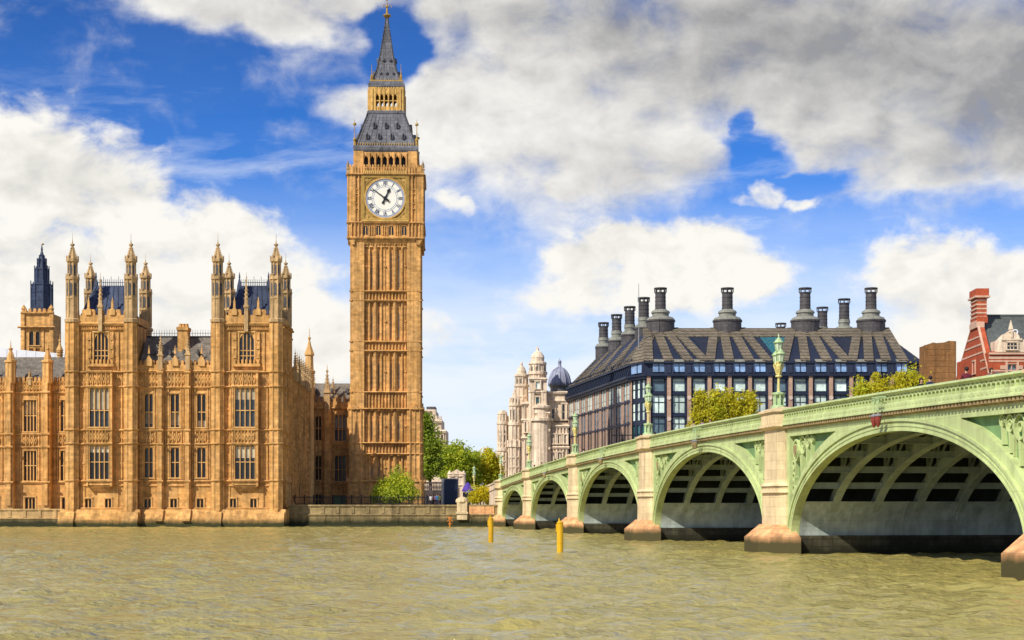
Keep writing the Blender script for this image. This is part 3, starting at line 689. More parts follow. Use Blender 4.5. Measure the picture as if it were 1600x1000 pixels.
def build_wing():
    F = Fr(Y=254)
    P = thing('palace_wing', 'long golden palace wing set back left of the towers behind a low river terrace wall', 'palace wing', WP(20, 796, 254))
    m = MB(F); xs = [-240.5 + 57.5 * k for k in range(7)]       # window centres
    a, b = -260, 108
    holes = [(x - 10, x + 10, 625, 674) for x in xs] + [(x - 10, x + 10, 704, 751) for x in xs] + [(x - 8, x + 8, 777, 796) for x in xs]
    m.wall(a, b, 596, 826, holes, 0, .5, .9); m.box(a, b, 600, 824, -14, -.95)
    for y, pr in ((596, .3), (612, .42), (677, .34), (697, .34), (752, .34), (796, .4)): string(m, a, b, y, 3, 0, pr)
    for x in xs:
        bx = x - 28.7; m.box(bx - 7, bx + 6, 596, 796, -.1, 1.3); m.box(bx - 4, bx + 3, 588, 790, 1.25, 1.6)
        for y in (612, 677, 697, 752): string(m, bx - 8, bx + 7, y, 3, 1.55, .25)
        for t, w in ((616, 676), (701, 751)): ribs(m, x - 20, x - 12, t, w, 2, 0, .22, .2); ribs(m, x + 12, x + 20, t, w, 2, 0, .22, .2)
        tracery(m, x - 12, x + 12, 680, 697, 4, 0, .25); ribs(m, x - 20, x - 12, 680, 697, 2, 0); ribs(m, x + 12, x + 20, 680, 697, 2, 0); tracery(m, x - 21, x + 21, 599, 611, 8, 0, .2)
    merlons(m, a, b, 589, 596, 60, -.3, .25, .6); m.obj('wall', 'stone', P)
    for i, x in enumerate(xs):
        if x < -90: continue
        window(P, F, x - 10, x + 10, 625, 674, 4, (.5,), .5, 0, False, 'glass_dusk', bl=(.55, .96) if i % 2 else None); window(P, F, x - 10, x + 10, 704, 751, 4, (.5,), .5, 0, False, 'glass_dark'); window(P, F, x - 8, x + 8, 777, 796, 3, (), .5, 0, False, 'glass_dark', sur=.22)
        pinnacle(P, F, x, .1, 602, 577, .35, 'pinnacle')
    for i in range(4):
        x = -38 + 57.5 * i - 57.5
        t = MB(F); t.lathe(x, .9, [(600, .75), (568, .72), (567, .95), (564, .95), (563, .6), (556, .5), (548, .2), (547, .35), (545, .35), (544, .1), (533, .03)], 8)
        for k in range(8):
            aa = math.pi / 8 + k * math.pi / 4; u = F.cu(x) + math.cos(aa) * .74; z0, z1 = F.cz(598), F.cz(568); t.F = Fr(F.o, F.u, F.n); t.box(u - .06, u + .06, z0, z1, .9 + math.sin(aa) * .74 - .06, .9 + math.sin(aa) * .74 + .06); t.F = F
        t.obj('turret', 'stone_trim', P)
    r = MB(Fr((0, 254))); u0, u1 = F.cu(a), F.cu(109); z0 = F.cz(598); z1 = WP(0, 558, 260.5).z
    r.add([(u0, z0, -.8), (u1, z0, -.8), (u1, z1, -6.5), (u0, z1, -6.5), (u0, z0, -13), (u1, z0, -13)], [(0, 1, 2, 3), (3, 2, 5, 4), (0, 3, 4), (1, 5, 2)])
    ro = r.obj('roof', 'slate_warm', P)
    for i in range(10):
        x = -18.5 + 28.7 * i - 86
        if x > 102: continue
        for y, dd in ((588, -1.4), (571, -4.2)):
            if y == 571 and i % 2: continue
            dm = MB(F); q = 3.2 if y == 588 else 2; dm.prism([(x - q, y + 5), (x + q, y + 5), (x + q, y - 1), (x, y - 5), (x - q, y - 1)], dd - 1.5, dd + .4); dm.obj('dormer', 'slate', ro)
build_wing()

def build_link():
    F = Fr(Y=294)
    P = thing('palace_range', 'short golden stone range with slate roof joining the palace to the clock tower', 'palace range', WP(518, 789, 294))
    m = MB(F); a, b = 470, 551
    holes = [(523, 540.5, 648, 689), (523, 540.5, 711, 752), (520.5, 540.5, 774, 789), (493, 502, 650, 688), (493, 502, 712, 750), (493, 503, 772, 789)]
    m.wall(a, b, 636, 800, holes, 0, .6, .9); m.box(a, b, 640, 798, -9, -.95)
    for y, pr in ((636, .45), (692, .34), (709, .34), (754, .34)): string(m, a, b, y, 3, 0, pr)
    m.lathe(511.5, .3, [(800, .95), (640, .85)], 8); m.box(543, 549, 638, 800, 0, .6)
    tracery(m, 520, 543, 694, 708, 4, 0, .25); ribs(m, 541.5, 548, 640, 752, 2, 0, .15); ribs(m, 517, 522, 640, 752, 2, 0, .15)
    m.box(a, b, 628, 636, -.4, .2); merlons(m, a, b, 620, 628, 10, -.3, .15, .6); m.obj('wall', 'stone', P)
    window(P, F, 523, 540.5, 648, 689, 3, (.45,), .6, 0, False, 'glass_dusk', bl=(.5, .95)); window(P, F, 523, 540.5, 711, 752, 3, (.45,), .6, 0, False, 'glass_dark')
    for t, w in ((650, 688), (712, 750), (772, 789)): window(P, F, 493, 502, t, w, 2, (.5,), .6, 0, False, 'glass_dark', sur=.05)
    d = MB(F); d.box(520.8, 540.2, 774.3, 789, -.6, -.4)
    for x in (522, 530.2, 538.4): d.box(x, x + .8, 775, 789, -.4, -.34)
    d.obj('door', 'green_dark', P)
    pinnacle(P, F, 511.5, .3, 645, 570, .7); pinnacle(P, F, 518, -2.5, 630, 586, .45)
    for x in (528, 538): pinnacle(P, F, x, .2, 632, 612, .25)
    r = MB(Fr((0, 294))); u0, u1 = F.cu(a), F.cu(551); z0 = F.cz(630); z1 = WP(0, 599, 298.5).z
    r.add([(u0, z0, -.6), (u1, z0, -.6), (u1, z1, -4.5), (u0, z1, -4.5), (u0, z0, -9), (u1, z0, -9)], [(0, 1, 2, 3), (3, 2, 5, 4)]); ro = r.obj('roof', 'slate_warm', P)
    for x in (492, 517, 541):
        dm = MB(F); dm.prism([(x - 2, 613), (x + 2, 613), (x + 2, 608), (x, 604.5), (x - 2, 608)], -4, -2); dm.obj('dormer', 'slate', ro)
build_link()

# ---------------------------------------------------------------- clock tower
def build_clock_tower():
    Y0 = 288; k = Y0 / FPX; hw = 55 * k - .3; cx, cy = (603 - 800) * k - .28, Y0 + hw; rt = math.radians(2.1)
    P = thing('clock_tower', 'tall golden stone clock tower with white dial and tapering iron spire', 'clock tower', (cx, cy, 3.3))
    fr = []
    for n in ((0, -1), (1, 0), (0, 1), (-1, 0)):
        n = (n[0] * math.cos(rt) - n[1] * math.sin(rt), n[0] * math.sin(rt) + n[1] * math.cos(rt)); u = (-n[1], n[0]); fr.append(Fr((cx + n[0] * hw, cy + n[1] * hw), u, n, Y0, 603))
    FC = Fr((cx, cy), (math.cos(rt), math.sin(rt)), (math.sin(rt), -math.cos(rt)), Y0, 603)
    def cz(b): # the upper stages step back towards the tower's axis
        dep = float(np.interp(b, (0, 27, 128, 178, 232, 240), (cy, cy - .1, Y0 + 3.4, Y0 + 3.0, Y0 + .5, Y0))); return H + (HY - b) / FPX * dep
    for q_ in fr + [FC]: q_.cz = cz
    SQ = math.sqrt(2) * k
    zones = [(376, 455), (469.5, 533.7), (548, 612.5), (638.5, 692), (709, 751.5)]; bands = [(455, 469.5), (533.7, 548), (612.5, 638.5), (692, 709)]
    m = MB(FC); m.box(552, 654, 374, 800, -hw + .46, hw - .46)
    for F in fr:
        m.F = F
        for a, b in ((548, 566.5), (639.5, 658)):
            m.box(a, b, 374, 800, -2.2, .12)
            s = 1 if a < 600 else -1
            for x in (a + 1.3, a + 6.5, a + 11.8, a + 17): m.box(x - .75, x + .75, 376, 770, .1, .32)
            m.box(a - .4, b + .4, 640, 752, -1.2, .28); m.box(a - 1, b + 1, 752, 800, -1.5, .75)
            for y in range(392, 640, 17): m.box(a + .5, b - .5, y, y + 1, .1, .24)
            if True:
                for x in (a + 1.5, a + 9.2, a + 16.8): m.box(x - .8, x + .8, 640, 752, .3, .52)
        for t, w in zones:
            for a, b in ((566.5, 578.5), (595, 609), (627.5, 639.5)):
                m.box(a, b, t, w, -1, -.36); c = (a + b) / 2
                for x in (a + .9, b - .9): m.box(x - .9, x + .9, t, w, -.4, -.05)
                m.box(c - .5, c + .5, t + 4, w - 2, -.38, -.22); m.prism([(a, t), (b, t), (b, t + 7), (c, t + 2), (a, t + 7)], -.38, -.12); m.box(c - 1.5, c + 1.5, (t + w) / 2 - 1.2, (t + w) / 2 + 1.2, -.38, -.10)
            for a, b in ((584, 589.5), (614.5, 620)): m.box(a, b, t, w, -1, -.02); m.box(a + 1.7, b - 1.7, t, w, -.05, .14)
            for a, b in ((578.5, 584), (589.5, 595), (609, 614.5), (620, 627.5)): m.prism([(a, t), (b, t), (b, t + 7), ((a + b) / 2, t + 2), (a, t + 7)], -.8, -.28); m.box(a, b, w - 2.5, w, -.85, -.3)
        for t, w in bands:
            m.box(566.5, 639.5, t, w, -1, -.34)
            n = 14
            for i in range(n + 1): x = 567 + 72 * i / n; m.box(x - .9, x + .9, t + 1, w, -.36, -.04)
            for i in range(n): x = 567 + 72 * (i + .5) / n; m.prism([(x - 2.6, t), (x + 2.6, t), (x + 2.6, t + 4), (x, t + 1.5), (x - 2.6, t + 4)], -.36, -.14)
        m.box(566.5, 639.5, 751.5, 800, -1, -.1); ribs(m, 567, 639, 756, 788, 9, -.1, .2, .2)
        for y in (455, 469.5, 533.7, 548, 612.5): string(m, 546.5, 659.5, y - 1, 2.4, 0, .38)
        for y in (638.5, 692, 709, 751.5): string(m, 545.5, 660.5, y - 1, 2.6, .1, .5)
        for x in (556, 649): m.prism([(x - 6, 640), (x + 6, 640), (x, 630)], .1, .75); m.prism([(x - 6, 753), (x + 6, 753), (x, 744)], .1, 1.0)
        # machicolated head under the clock stage
        m.box(548, 658, 374, 386, -.9, -.05)
        for i in range(9): x = 568.5 + 8.6 * i; m.prism([(x - 3.2, 374), (x + 3.2, 374), (x + 3.2, 383), (x, 379.5), (x - 3.2, 383)], -.1, .2)
    m.obj('shaft', 'stone', P)
    for F in fr[:2]:
        for t, w in zones:
            for a, b in ((580.6, 582.4), (591.4, 593.2), (610.6, 612.4), (622.8, 624.6)):
                sl = MB(F); sl.prism([(a, w - 6), (b, w - 6), (b, t + 22), ((a + b) / 2, t + 18), (a, t + 22)], -.50, -.43); sl.obj('shaft_window', 'slate_warm', P)
    # clock stage
    m = MB(FC); m.box(545, 661, 262, 380, -hw - .2, hw + .2)
    for F in fr:
        m.F = F; ow = [(568.5, 575.5), (588.5, 595.5), (608.5, 615.5), (628.5, 635.5)]
        m.wall(544.5, 661.5, 349, 376, [(a, b, 353.5, 368) for a, b in ow], .52, .28, .3)
        m.wedge(544.5, 661.5, 376, 383, -.5, .0, .6)
        for a, b in ((576.5, 587.5), (596.5, 607.5), (616.5, 627.5)): ribs(m, a, b, 353, 368, 3, .52, .2, .16)
        m.box(544, 567, 272, 349, -.5, .55); m.box(638, 662, 272, 349, -.5, .55)
        for a in (544, 638.5):
            for x in (a + .8, a + 6, a + 11.7, a + 17.4, a + 22.6): m.box(x - .8, x + .8, 275, 372, .5, .82)
            for y in (296, 303, 318, 326): m.box(a + 5, a + 18.5, y, y + 1.6, .5, .72)
        string(m, 542.5, 663.5, 347.5, 3, .5, .5); string(m, 542.5, 663.5, 371, 3, .5, .4)
        string(m, 543, 663, 272, 3.5, .5, .62)
        m.box(545, 661, 262, 272, -.2, .45); ribs(m, 546, 660, 262.5, 271.5, 26, .45, .16, .2); merlons(m, 546, 660, 258, 262, 26, .1, .5, .6)
        # gilded cresting and belfry arcade
        br = [(569.2 + 9.75 * i, 575.6 + 9.75 * i) for i in range(7)]
        m.wall(554, 652, 236, 263, [(a, b, 242, 260) for a, b in br], -.45, .9, 1.2)
        m.box(554, 568, 236, 262, -.9, -.3); m.box(638, 652, 236, 262, -.9, -.3)
        for i in range(8): x = 567.5 + 9.75 * i; m.box(x - .8, x + .8, 238, 262, -.5, -.12)
        for a, b in br: c = (a + b) / 2; m.prism([(a, 242), (c, 242), (a, 247)], -.8, -.42); m.prism([(c, 242), (b, 242), (b, 247)], -.8, -.42)
    m.obj('clock_stage', 'stone', P)
    d = MB(FC)
    for F in fr:
        d.F = F
        for i in range(7): d.box(569.2 + 9.75 * i, 575.6 + 9.75 * i, 242, 260, -1.34, -1.3)
    d.obj('belfry_louvre', 'iron_black', P)
    for F in fr[:2] + fr[3:]:
        for a, b in ((568.5, 575.5), (588.5, 595.5), (608.5, 615.5), (628.5, 635.5)): window(P, F, a, b, 353.5, 368, 2, (), .24, .52, True, 'glass_dark', sur=.05, proud=.04, sill=False)
    for F in fr:
        # gold square, dial, numerals, hands
        G = Fr(F.o, F.u, F.n); uc, zc = F.cu(602.5), F.cz(311); Rr = 30.8 * k; b = .62
        g = MB(G); q = 34.6 * k; g.box(uc - q, uc + q, zc - q, zc + q, b - .3, b); w = .30
        for s in (-1, 1):
            g.box(uc + s * q - w, uc + s * q + w, zc - q - w, zc + q + w, b - .1, b + .22); g.box(uc - q - w, uc + q + w, zc + s * q - w, zc + s * q + w, b - .1, b + .22)
        g.cm = 0
        dl = g.obj('clock_face', 'gold_dark', P)
        f = MB(G); f.ring(uc, zc, Rr * .985, Rr * 1.055, b, b + .2, 48)
        for sx in (-1, 1):
            for sz in (-1, 1):
                a_, c_ = uc + sx * q * .82, zc + sz * q * .82; f.ring(a_, c_, .14, .30, b, b + .1, 10)
                for t in range(6): aa = t * math.pi / 3; f.bar(a_, c_, a_ + .5 * math.cos(aa), c_ + .5 * math.sin(aa), .12, .03, b, b + .07)
                f.bar(uc + sx * q * .97, zc + sz * q * .52, uc + sx * q * .52, zc + sz * q * .97, .1, .1, b, b + .09)
        for s in (-1, 1):
            f.box(uc + s * (q - .36) - .05, uc + s * (q - .36) + .05, zc - q + .3, zc + q - .3, b, b + .1); f.box(uc - q + .3, uc + q - .3, zc + s * (q - .36) - .05, zc + s * (q - .36) + .05, b, b + .1)
        f.obj('gilding', 'gold', dl)
        bn = MB(F); bn.box(568, 637, 268.5, 274, .9, 1.05); ribs(bn, 568, 637, 268.8, 273.6, 22, 1.05, .08, .16); bn.box(566, 639, 345.5, 347.4, .6, 1.0); bn.obj('gold_band', 'gold', dl)
        ds = MB(G); ds.disc(uc, zc, Rr, b - .02, b + .06, 56); ds.obj('dial', 'dial', dl)
        nm = MB(G); e = b + .065
        nm.ring(uc, zc, Rr * .875, Rr * .985, e, e + .02, 60); nm.ring(uc, zc, Rr * .575, Rr * .60, e, e + .02, 48); nm.ring(uc, zc, Rr * .655, Rr * .675, e, e + .02, 48)
        for i in range(12):
            a = math.radians(30 * i); sx, cz_ = math.sin(a), math.cos(a)
            nm.bar(uc + sx * Rr * .60, zc + cz_ * Rr * .60, uc + sx * Rr * .98, zc + cz_ * Rr * .98, .10, .14, e + .004, e + .03)
        nm.obj('minute_ring', 'dial_blue', dl)
        ro = MB(G); RN = ['XII', 'I', 'II', 'III', 'IV', 'V', 'VI', 'VII', 'VIII', 'IX', 'X', 'XI']; wdt = {'I': .20, 'V': .46, 'X': .46}
        for i, s in enumerate(RN):
            a = math.radians(30 * i); T = sum(wdt[c] for c in s); x = -T / 2
            def pt(lx, ly): r_ = ly; return (uc + math.sin(a) * r_ + math.cos(a) * lx, zc + math.cos(a) * r_ - math.sin(a) * lx)
            y0, y1 = Rr * .69, Rr * .885
            for c in s:
                w_ = wdt[c]; cxx = x + w_ / 2; x += w_
                if c == 'I': segs = [((cxx, y0), (cxx, y1))]
                elif c == 'V': segs = [((cxx - .17, y1), (cxx, y0)), ((cxx + .17, y1), (cxx, y0))]
                else: segs = [((cxx - .17, y1), (cxx + .17, y0)), ((cxx + .17, y1), (cxx - .17, y0))]
                for p0, p1 in segs: p0, p1 = pt(*p0), pt(*p1); ro.bar(*p0, *p1, .085, .085, e + .03, e + .05)
        ro.obj('numerals', 'lead_blue', dl)
        for nm_, ang, l0, l1, w0, w1, dd in (('hour_hand', 25.5, .30, .50, .30, .20, .16), ('minute_hand', 307, .24, .97, .24, .08, .24)):
            hd = MB(G); a = math.radians(ang); sx, cz_ = math.sin(a), math.cos(a); hd.bar(uc - sx * Rr * l0 * .75, zc - cz_ * Rr * l0 * .75, uc + sx * Rr * l1 * .9, zc + cz_ * Rr * l1 * .9, w0, w1, b + dd, b + dd + .06)
            hd.bar(uc - sx * Rr * l0, zc - cz_ * Rr * l0, uc - sx * Rr * .08, zc - cz_ * Rr * .08, .46, .2, b + dd, b + dd + .06)
            if nm_ == 'hour_hand': hd.bar(uc + sx * Rr * .30, zc + cz_ * Rr * .30, uc + sx * Rr * .42, zc + cz_ * Rr * .42, .22, .62, b + dd, b + dd + .06); hd.bar(uc + sx * Rr * .42, zc + cz_ * Rr * .42, uc + sx * Rr * .56, zc + cz_ * Rr * .56, .62, .05, b + dd, b + dd + .06)
            hd.disc(uc, zc, .34, b + dd, b + dd + .08, 14); hd.obj(nm_, 'iron_black', dl)
    # corner pinnacles
    for sx in (-1, 1):
        for sd in (-1, 1):
            pinnacle(P, FC, 603 + sx * 58.4, sd * (hw + .35), 276, 250, .36); g = MB(FC)
            g.lathe(603 + sx * 48.5, sd * (hw - .7), [(236, .3), (222, .26), (218, .10), (199, .07), (198.5, .34), (196, .34), (195.5, .06), (190, .03)], 6); g.lathe(603 + sx * 48.5, sd * (hw - .7), [(221, .3), (219, .36), (217, .2)], 6); g.obj('vane', 'gold_dark', P)
            g = MB(FC); g.lathe(603 + sx * 23, sd * 23 * k, [(130, .3), (119, .24), (117, .1), (101, .03)], 5); g.obj('spirelet', 'gold_dark', P)
    # lower roof
    m = MB(FC); m.lathe(603, 0, [(y, h * SQ) for y, h in ((237, 48.8), (234, 50.5), (231, 50.8), (228, 50.3), (227.5, 47), (222, 45.6), (211, 41.6), (200, 37.4), (192, 34.2), (184, 31), (178, 29.2), (177.5, 30.2), (175, 30.2), (174.5, 28.6), (173, 28.4))], 4, math.pi / 4)
    for F in fr:
        m.F = Fr(F.o, F.u, F.n)
        for i in range(-5, 6):
            f = i / 5.5; m.tube([(f * h * k, F.cz(y), -hw + h * k + .03) for y, h in ((227, 47), (222, 45.6), (211, 41.6), (200, 37.4), (192, 34.2), (184, 31), (178, 29.2))], .07, 4)
        for sg in (-1, 1): m.tube([(sg * h * k, F.cz(y), -hw + h * k) for y, h in ((227, 47), (222, 45.6), (211, 41.6), (200, 37.4), (192, 34.2), (184, 31), (178, 29.2))], .16, 5)
    lr = m.obj('lower_roof', 'spire_iron', P)
    def dormers(par, rows, mt):
        for F in fr:
            for y, xs, h, s in rows:
                for x in xs:
                    d0 = -hw + h * k; dm = MB(F); dm.prism([(x - 2.6 * s, y + 4 * s), (x + 2.6 * s, y + 4 * s), (x + 2.6 * s, y - 2 * s), (x, y - 6.5 * s), (x - 2.6 * s, y - 2 * s)], d0 - .9, d0 + .45); o = dm.obj('dormer', mt, par)
    dormers(lr, [(214, (574, 592.5, 612, 630.5), 43, .9), (197, (585, 603, 621), 36.4, .9)], 'spire_iron')
    for F in fr:
        for y, xs, h in ((214, (574, 592.5, 612, 630.5), 43), (197, (585, 603, 621), 36.4)):
            for x in xs: dk = MB(F); dk.prism([(x - 1.5, y + 3), (x + 1.5, y + 3), (x + 1.5, y - 2), (x, y - 4.4), (x - 1.5, y - 2)], -hw + h * k + .3, -hw + h * k + .47); dk.obj('dormer_opening', 'iron_black', lr)
    cr = MB(FC)
    for F in fr: cr.F = F; merlons(cr, 554, 652, 223.5, 227.5, 26, -hw + 47.8 * k, -hw + 48.3 * k, .4)
    cr.obj('roof_cresting', 'gold_dark', lr)
    # open lantern
    m = MB(FC)
    for F in fr:
        m.F = F; o_ = -hw + 27 * k
        m.box(576, 630, 166.5, 175, o_ - .5, o_); m.box(576, 630, 137, 148, o_ - .5, o_)
        for a, b in ((576, 585.5), (620.5, 630)): m.box(a, b, 137, 175, o_ - 1.0, o_ + .12); m.box((a + b) / 2 - 1, (a + b) / 2 + 1, 139, 173, o_, o_ + .3)
        for i in range(6): x = 585.5 + 7 * i; m.box(x - 1, x + 1, 140, 174, o_ - .4, o_ + .16)
        for i in range(5):
            c = 589 + 7 * i
            for sg in (-1, 1): m.prism([(c, 147.5), (c + sg * 3.4, 147.5), (c + sg * 3.4, 152)], o_ - .3, o_ - .05)
            m.box(c - 2.5, c + 2.5, 157, 158.4, o_ - .3, o_)
        merlons(m, 577, 629, 139.5, 137, 13, o_, o_ + .12, .5); ribs(m, 586, 620, 139, 147, 10, o_, .1, .14); ribs(m, 577, 629, 168, 174, 14, o_, .1, .14)
    m.obj('lantern', 'gold', P)
    c = MB(FC); c.lathe(603, 0, [(137.5, 27.4 * SQ), (136, 28.4 * SQ), (131, 28.8 * SQ), (130.5, 26.8 * SQ), (127.5, 26.4 * SQ), (127, 24 * SQ)], 4, math.pi / 4); c.obj('lantern_cornice', 'spire_iron', P)
    c = MB(FC)
    for F in fr: c.F = F; c.box(577, 629, 126.5, 127.6, -hw + 25.8 * k, -hw + 26.4 * k); merlons(c, 578, 628, 124.6, 130, 15, -hw + 26 * k, -hw + 26.4 * k, .35)
    c.obj('balustrade', 'gold_dark', P)
    m = MB(FC); sp = [(127.5, 22.6), (120, 19.6), (112, 16.8), (100, 13.6), (91, 11.6), (80, 9.6), (70, 7.9), (58, 5.9), (48, 4.3), (36, 2.4), (27, 1.4)]
    m.lathe(603, 0, [(y, h * SQ) for y, h in sp], 4, math.pi / 4); m.lathe(603, 0, [(47, 4.9 * SQ), (45.5, 4.9 * SQ), (45, 4 * SQ)], 4, math.pi / 4)
    for F in fr:
        m.F = Fr(F.o, F.u, F.n)
        for i in range(-3, 4): m.tube([(i / 3.5 * h * k, F.cz(y), -hw + h * k + .02) for y, h in sp], .055, 4)
        for sg in (-1, 1): m.tube([(sg * h * k, F.cz(y), -hw + h * k) for y, h in sp], .13, 5)
    us = m.obj('spire', 'spire_iron', P)
    dormers(us, [(113, (593, 603, 613), 17.2, .55), (92.5, (598, 608.5), 11.9, .55)], 'spire_iron')
    f = MB(FC); f.lathe(603, 0, [(28, .25), (26, .62), (24.5, .8), (23, .62), (21.5, .22), (12, .14), (11.5, .3), (9.5, .3), (9, .12), (1, .06), (0, .2), (-2, .2), (-2.5, .02)], 8)
    f.F = Fr(FC.o, FC.u, FC.n); z = FC.cz(8)
    for a in range(4):
        an = a * math.pi / 2; c_, s_ = math.cos(an), math.sin(an); f.tube([(0, z - .3, 0), (c_ * .45, z + .1, s_ * .45), (c_ * .75, z - .1, s_ * .75), (c_ * .85, z - .45, s_ * .85)], .07, 5)
    f.obj('finial', 'gold_dark', P)
build_clock_tower()

def build_far_tower():
    Y0 = 340; F = Fr(Y=Y0); k = Y0 / FPX; X = 58
    P = thing('lantern_tower', 'slim distant stone tower topped by a dark blue wrapped lantern, left of the palace turrets', 'tower', WP(58, 600, Y0))
    m = MB(F); m.wall(35, 82, 486, 640, [(45.5, 52.5, 518, 539.5), (55.5, 62.5, 518, 539.5), (45.5, 52.5, 544, 550), (55.5, 62.5, 544, 550)], 0, .5, .8); m.box(35, 82, 490, 640, -6.4, -.82)
    for x in (36, 81): m.box(x - 3, x + 3, 487, 640, -.3, .35)
    string(m, 29, 87, 510, 3, .3, .6); string(m, 33, 84, 488, 2, .3, .3); merlons(m, 36, 81, 482, 488, 6, -.3, .3, .6)
    for x in (38, 68, 79): ribs(m, x - 2, x + 2, 514, 556, 1, 0, .2, .25)
    for x in (37, 80): m.lathe(x, -.1, [(500, .5), (484, .48), (483, .6), (481, .5), (476, .06)], 8)
    m.obj('tower_wall', 'stone', P)
    for a, b in ((45.5, 52.5), (55.5, 62.5)): window(P, F, a, b, 518, 539.5, 1, (), .5, 0, True, 'glass_dark', sur=.12)
    m = MB(F); dc = -3.2; m.lathe(58.5, dc, [(496, 2.35), (494, 2.35), (444, 2.15), (443, 2.3), (441, 2.3), (440.5, 1.5), (419, 1.4), (418, 1.55), (416, 1.5), (415, .95), (402, .72), (397, .62), (396, .7), (394, .4), (388, .16), (387, .25), (385, .2), (378, .04)], 8)
    m.F = Fr(F.o, F.u, F.n); u = F.cu(58.5)
    for i in range(8):
        a = math.pi / 8 + i * math.pi / 4
        for r, y0, y1 in ((2.28, 495, 436), (1.5, 441, 412), (.95, 416, 400)): q, z0, z1 = r, F.cz(y0), F.cz(y1); m.box(u + math.cos(a) * q - .09, u + math.cos(a) * q + .09, z0, z1, dc + math.sin(a) * q - .09, dc + math.sin(a) * q + .09)
    for y in (481, 467, 454): z = F.cz(y); m.lathe(u, dc, [(z - .1, 2.3), (z + .1, 2.3)], 8)
    m.obj('lantern', 'lead_blue', P)
    g = MB(F); g.lathe(60, dc, [(379, .12), (378, .3), (376, .12)], 6); g.obj('vane', 'gold_dark', P)
    # white temporary roof behind the wing, and the little ventilator turret
    F2 = Fr(Y=285); m = MB(F2); m.prism([(-160, 580), (-160, 530), (0, 543), (45, 548), (104, 553), (112, 556), (112, 580)], -14, 0)
    for i in range(9): x = -20 + i * 15; m.box(x, x + .6, 543 + (x + 20) * .085, 562, 0, .06)
    tag(m.obj('temporary_roof', 'tent'), 'low white sheeted roof showing above the slates of the palace wing', 'temporary roof')
    F3 = Fr(Y=275); m = MB(F3); m.lathe(93.5, 0, [(580, .5), (549, .48), (548, .6), (546, .55), (540, .25), (534, .12), (533, .22), (531, .2), (530, .06), (522, .03)], 8)
    for y in (551, 555): m.lathe(93.5, 0, [(y, .62), (y - 1, .62)], 8)
    tag(m.obj('ventilator_turret', 'stone_trim'), 'tiny stone ventilator spirelet beside the white sheeted roof', 'turret')
build_far_tower()

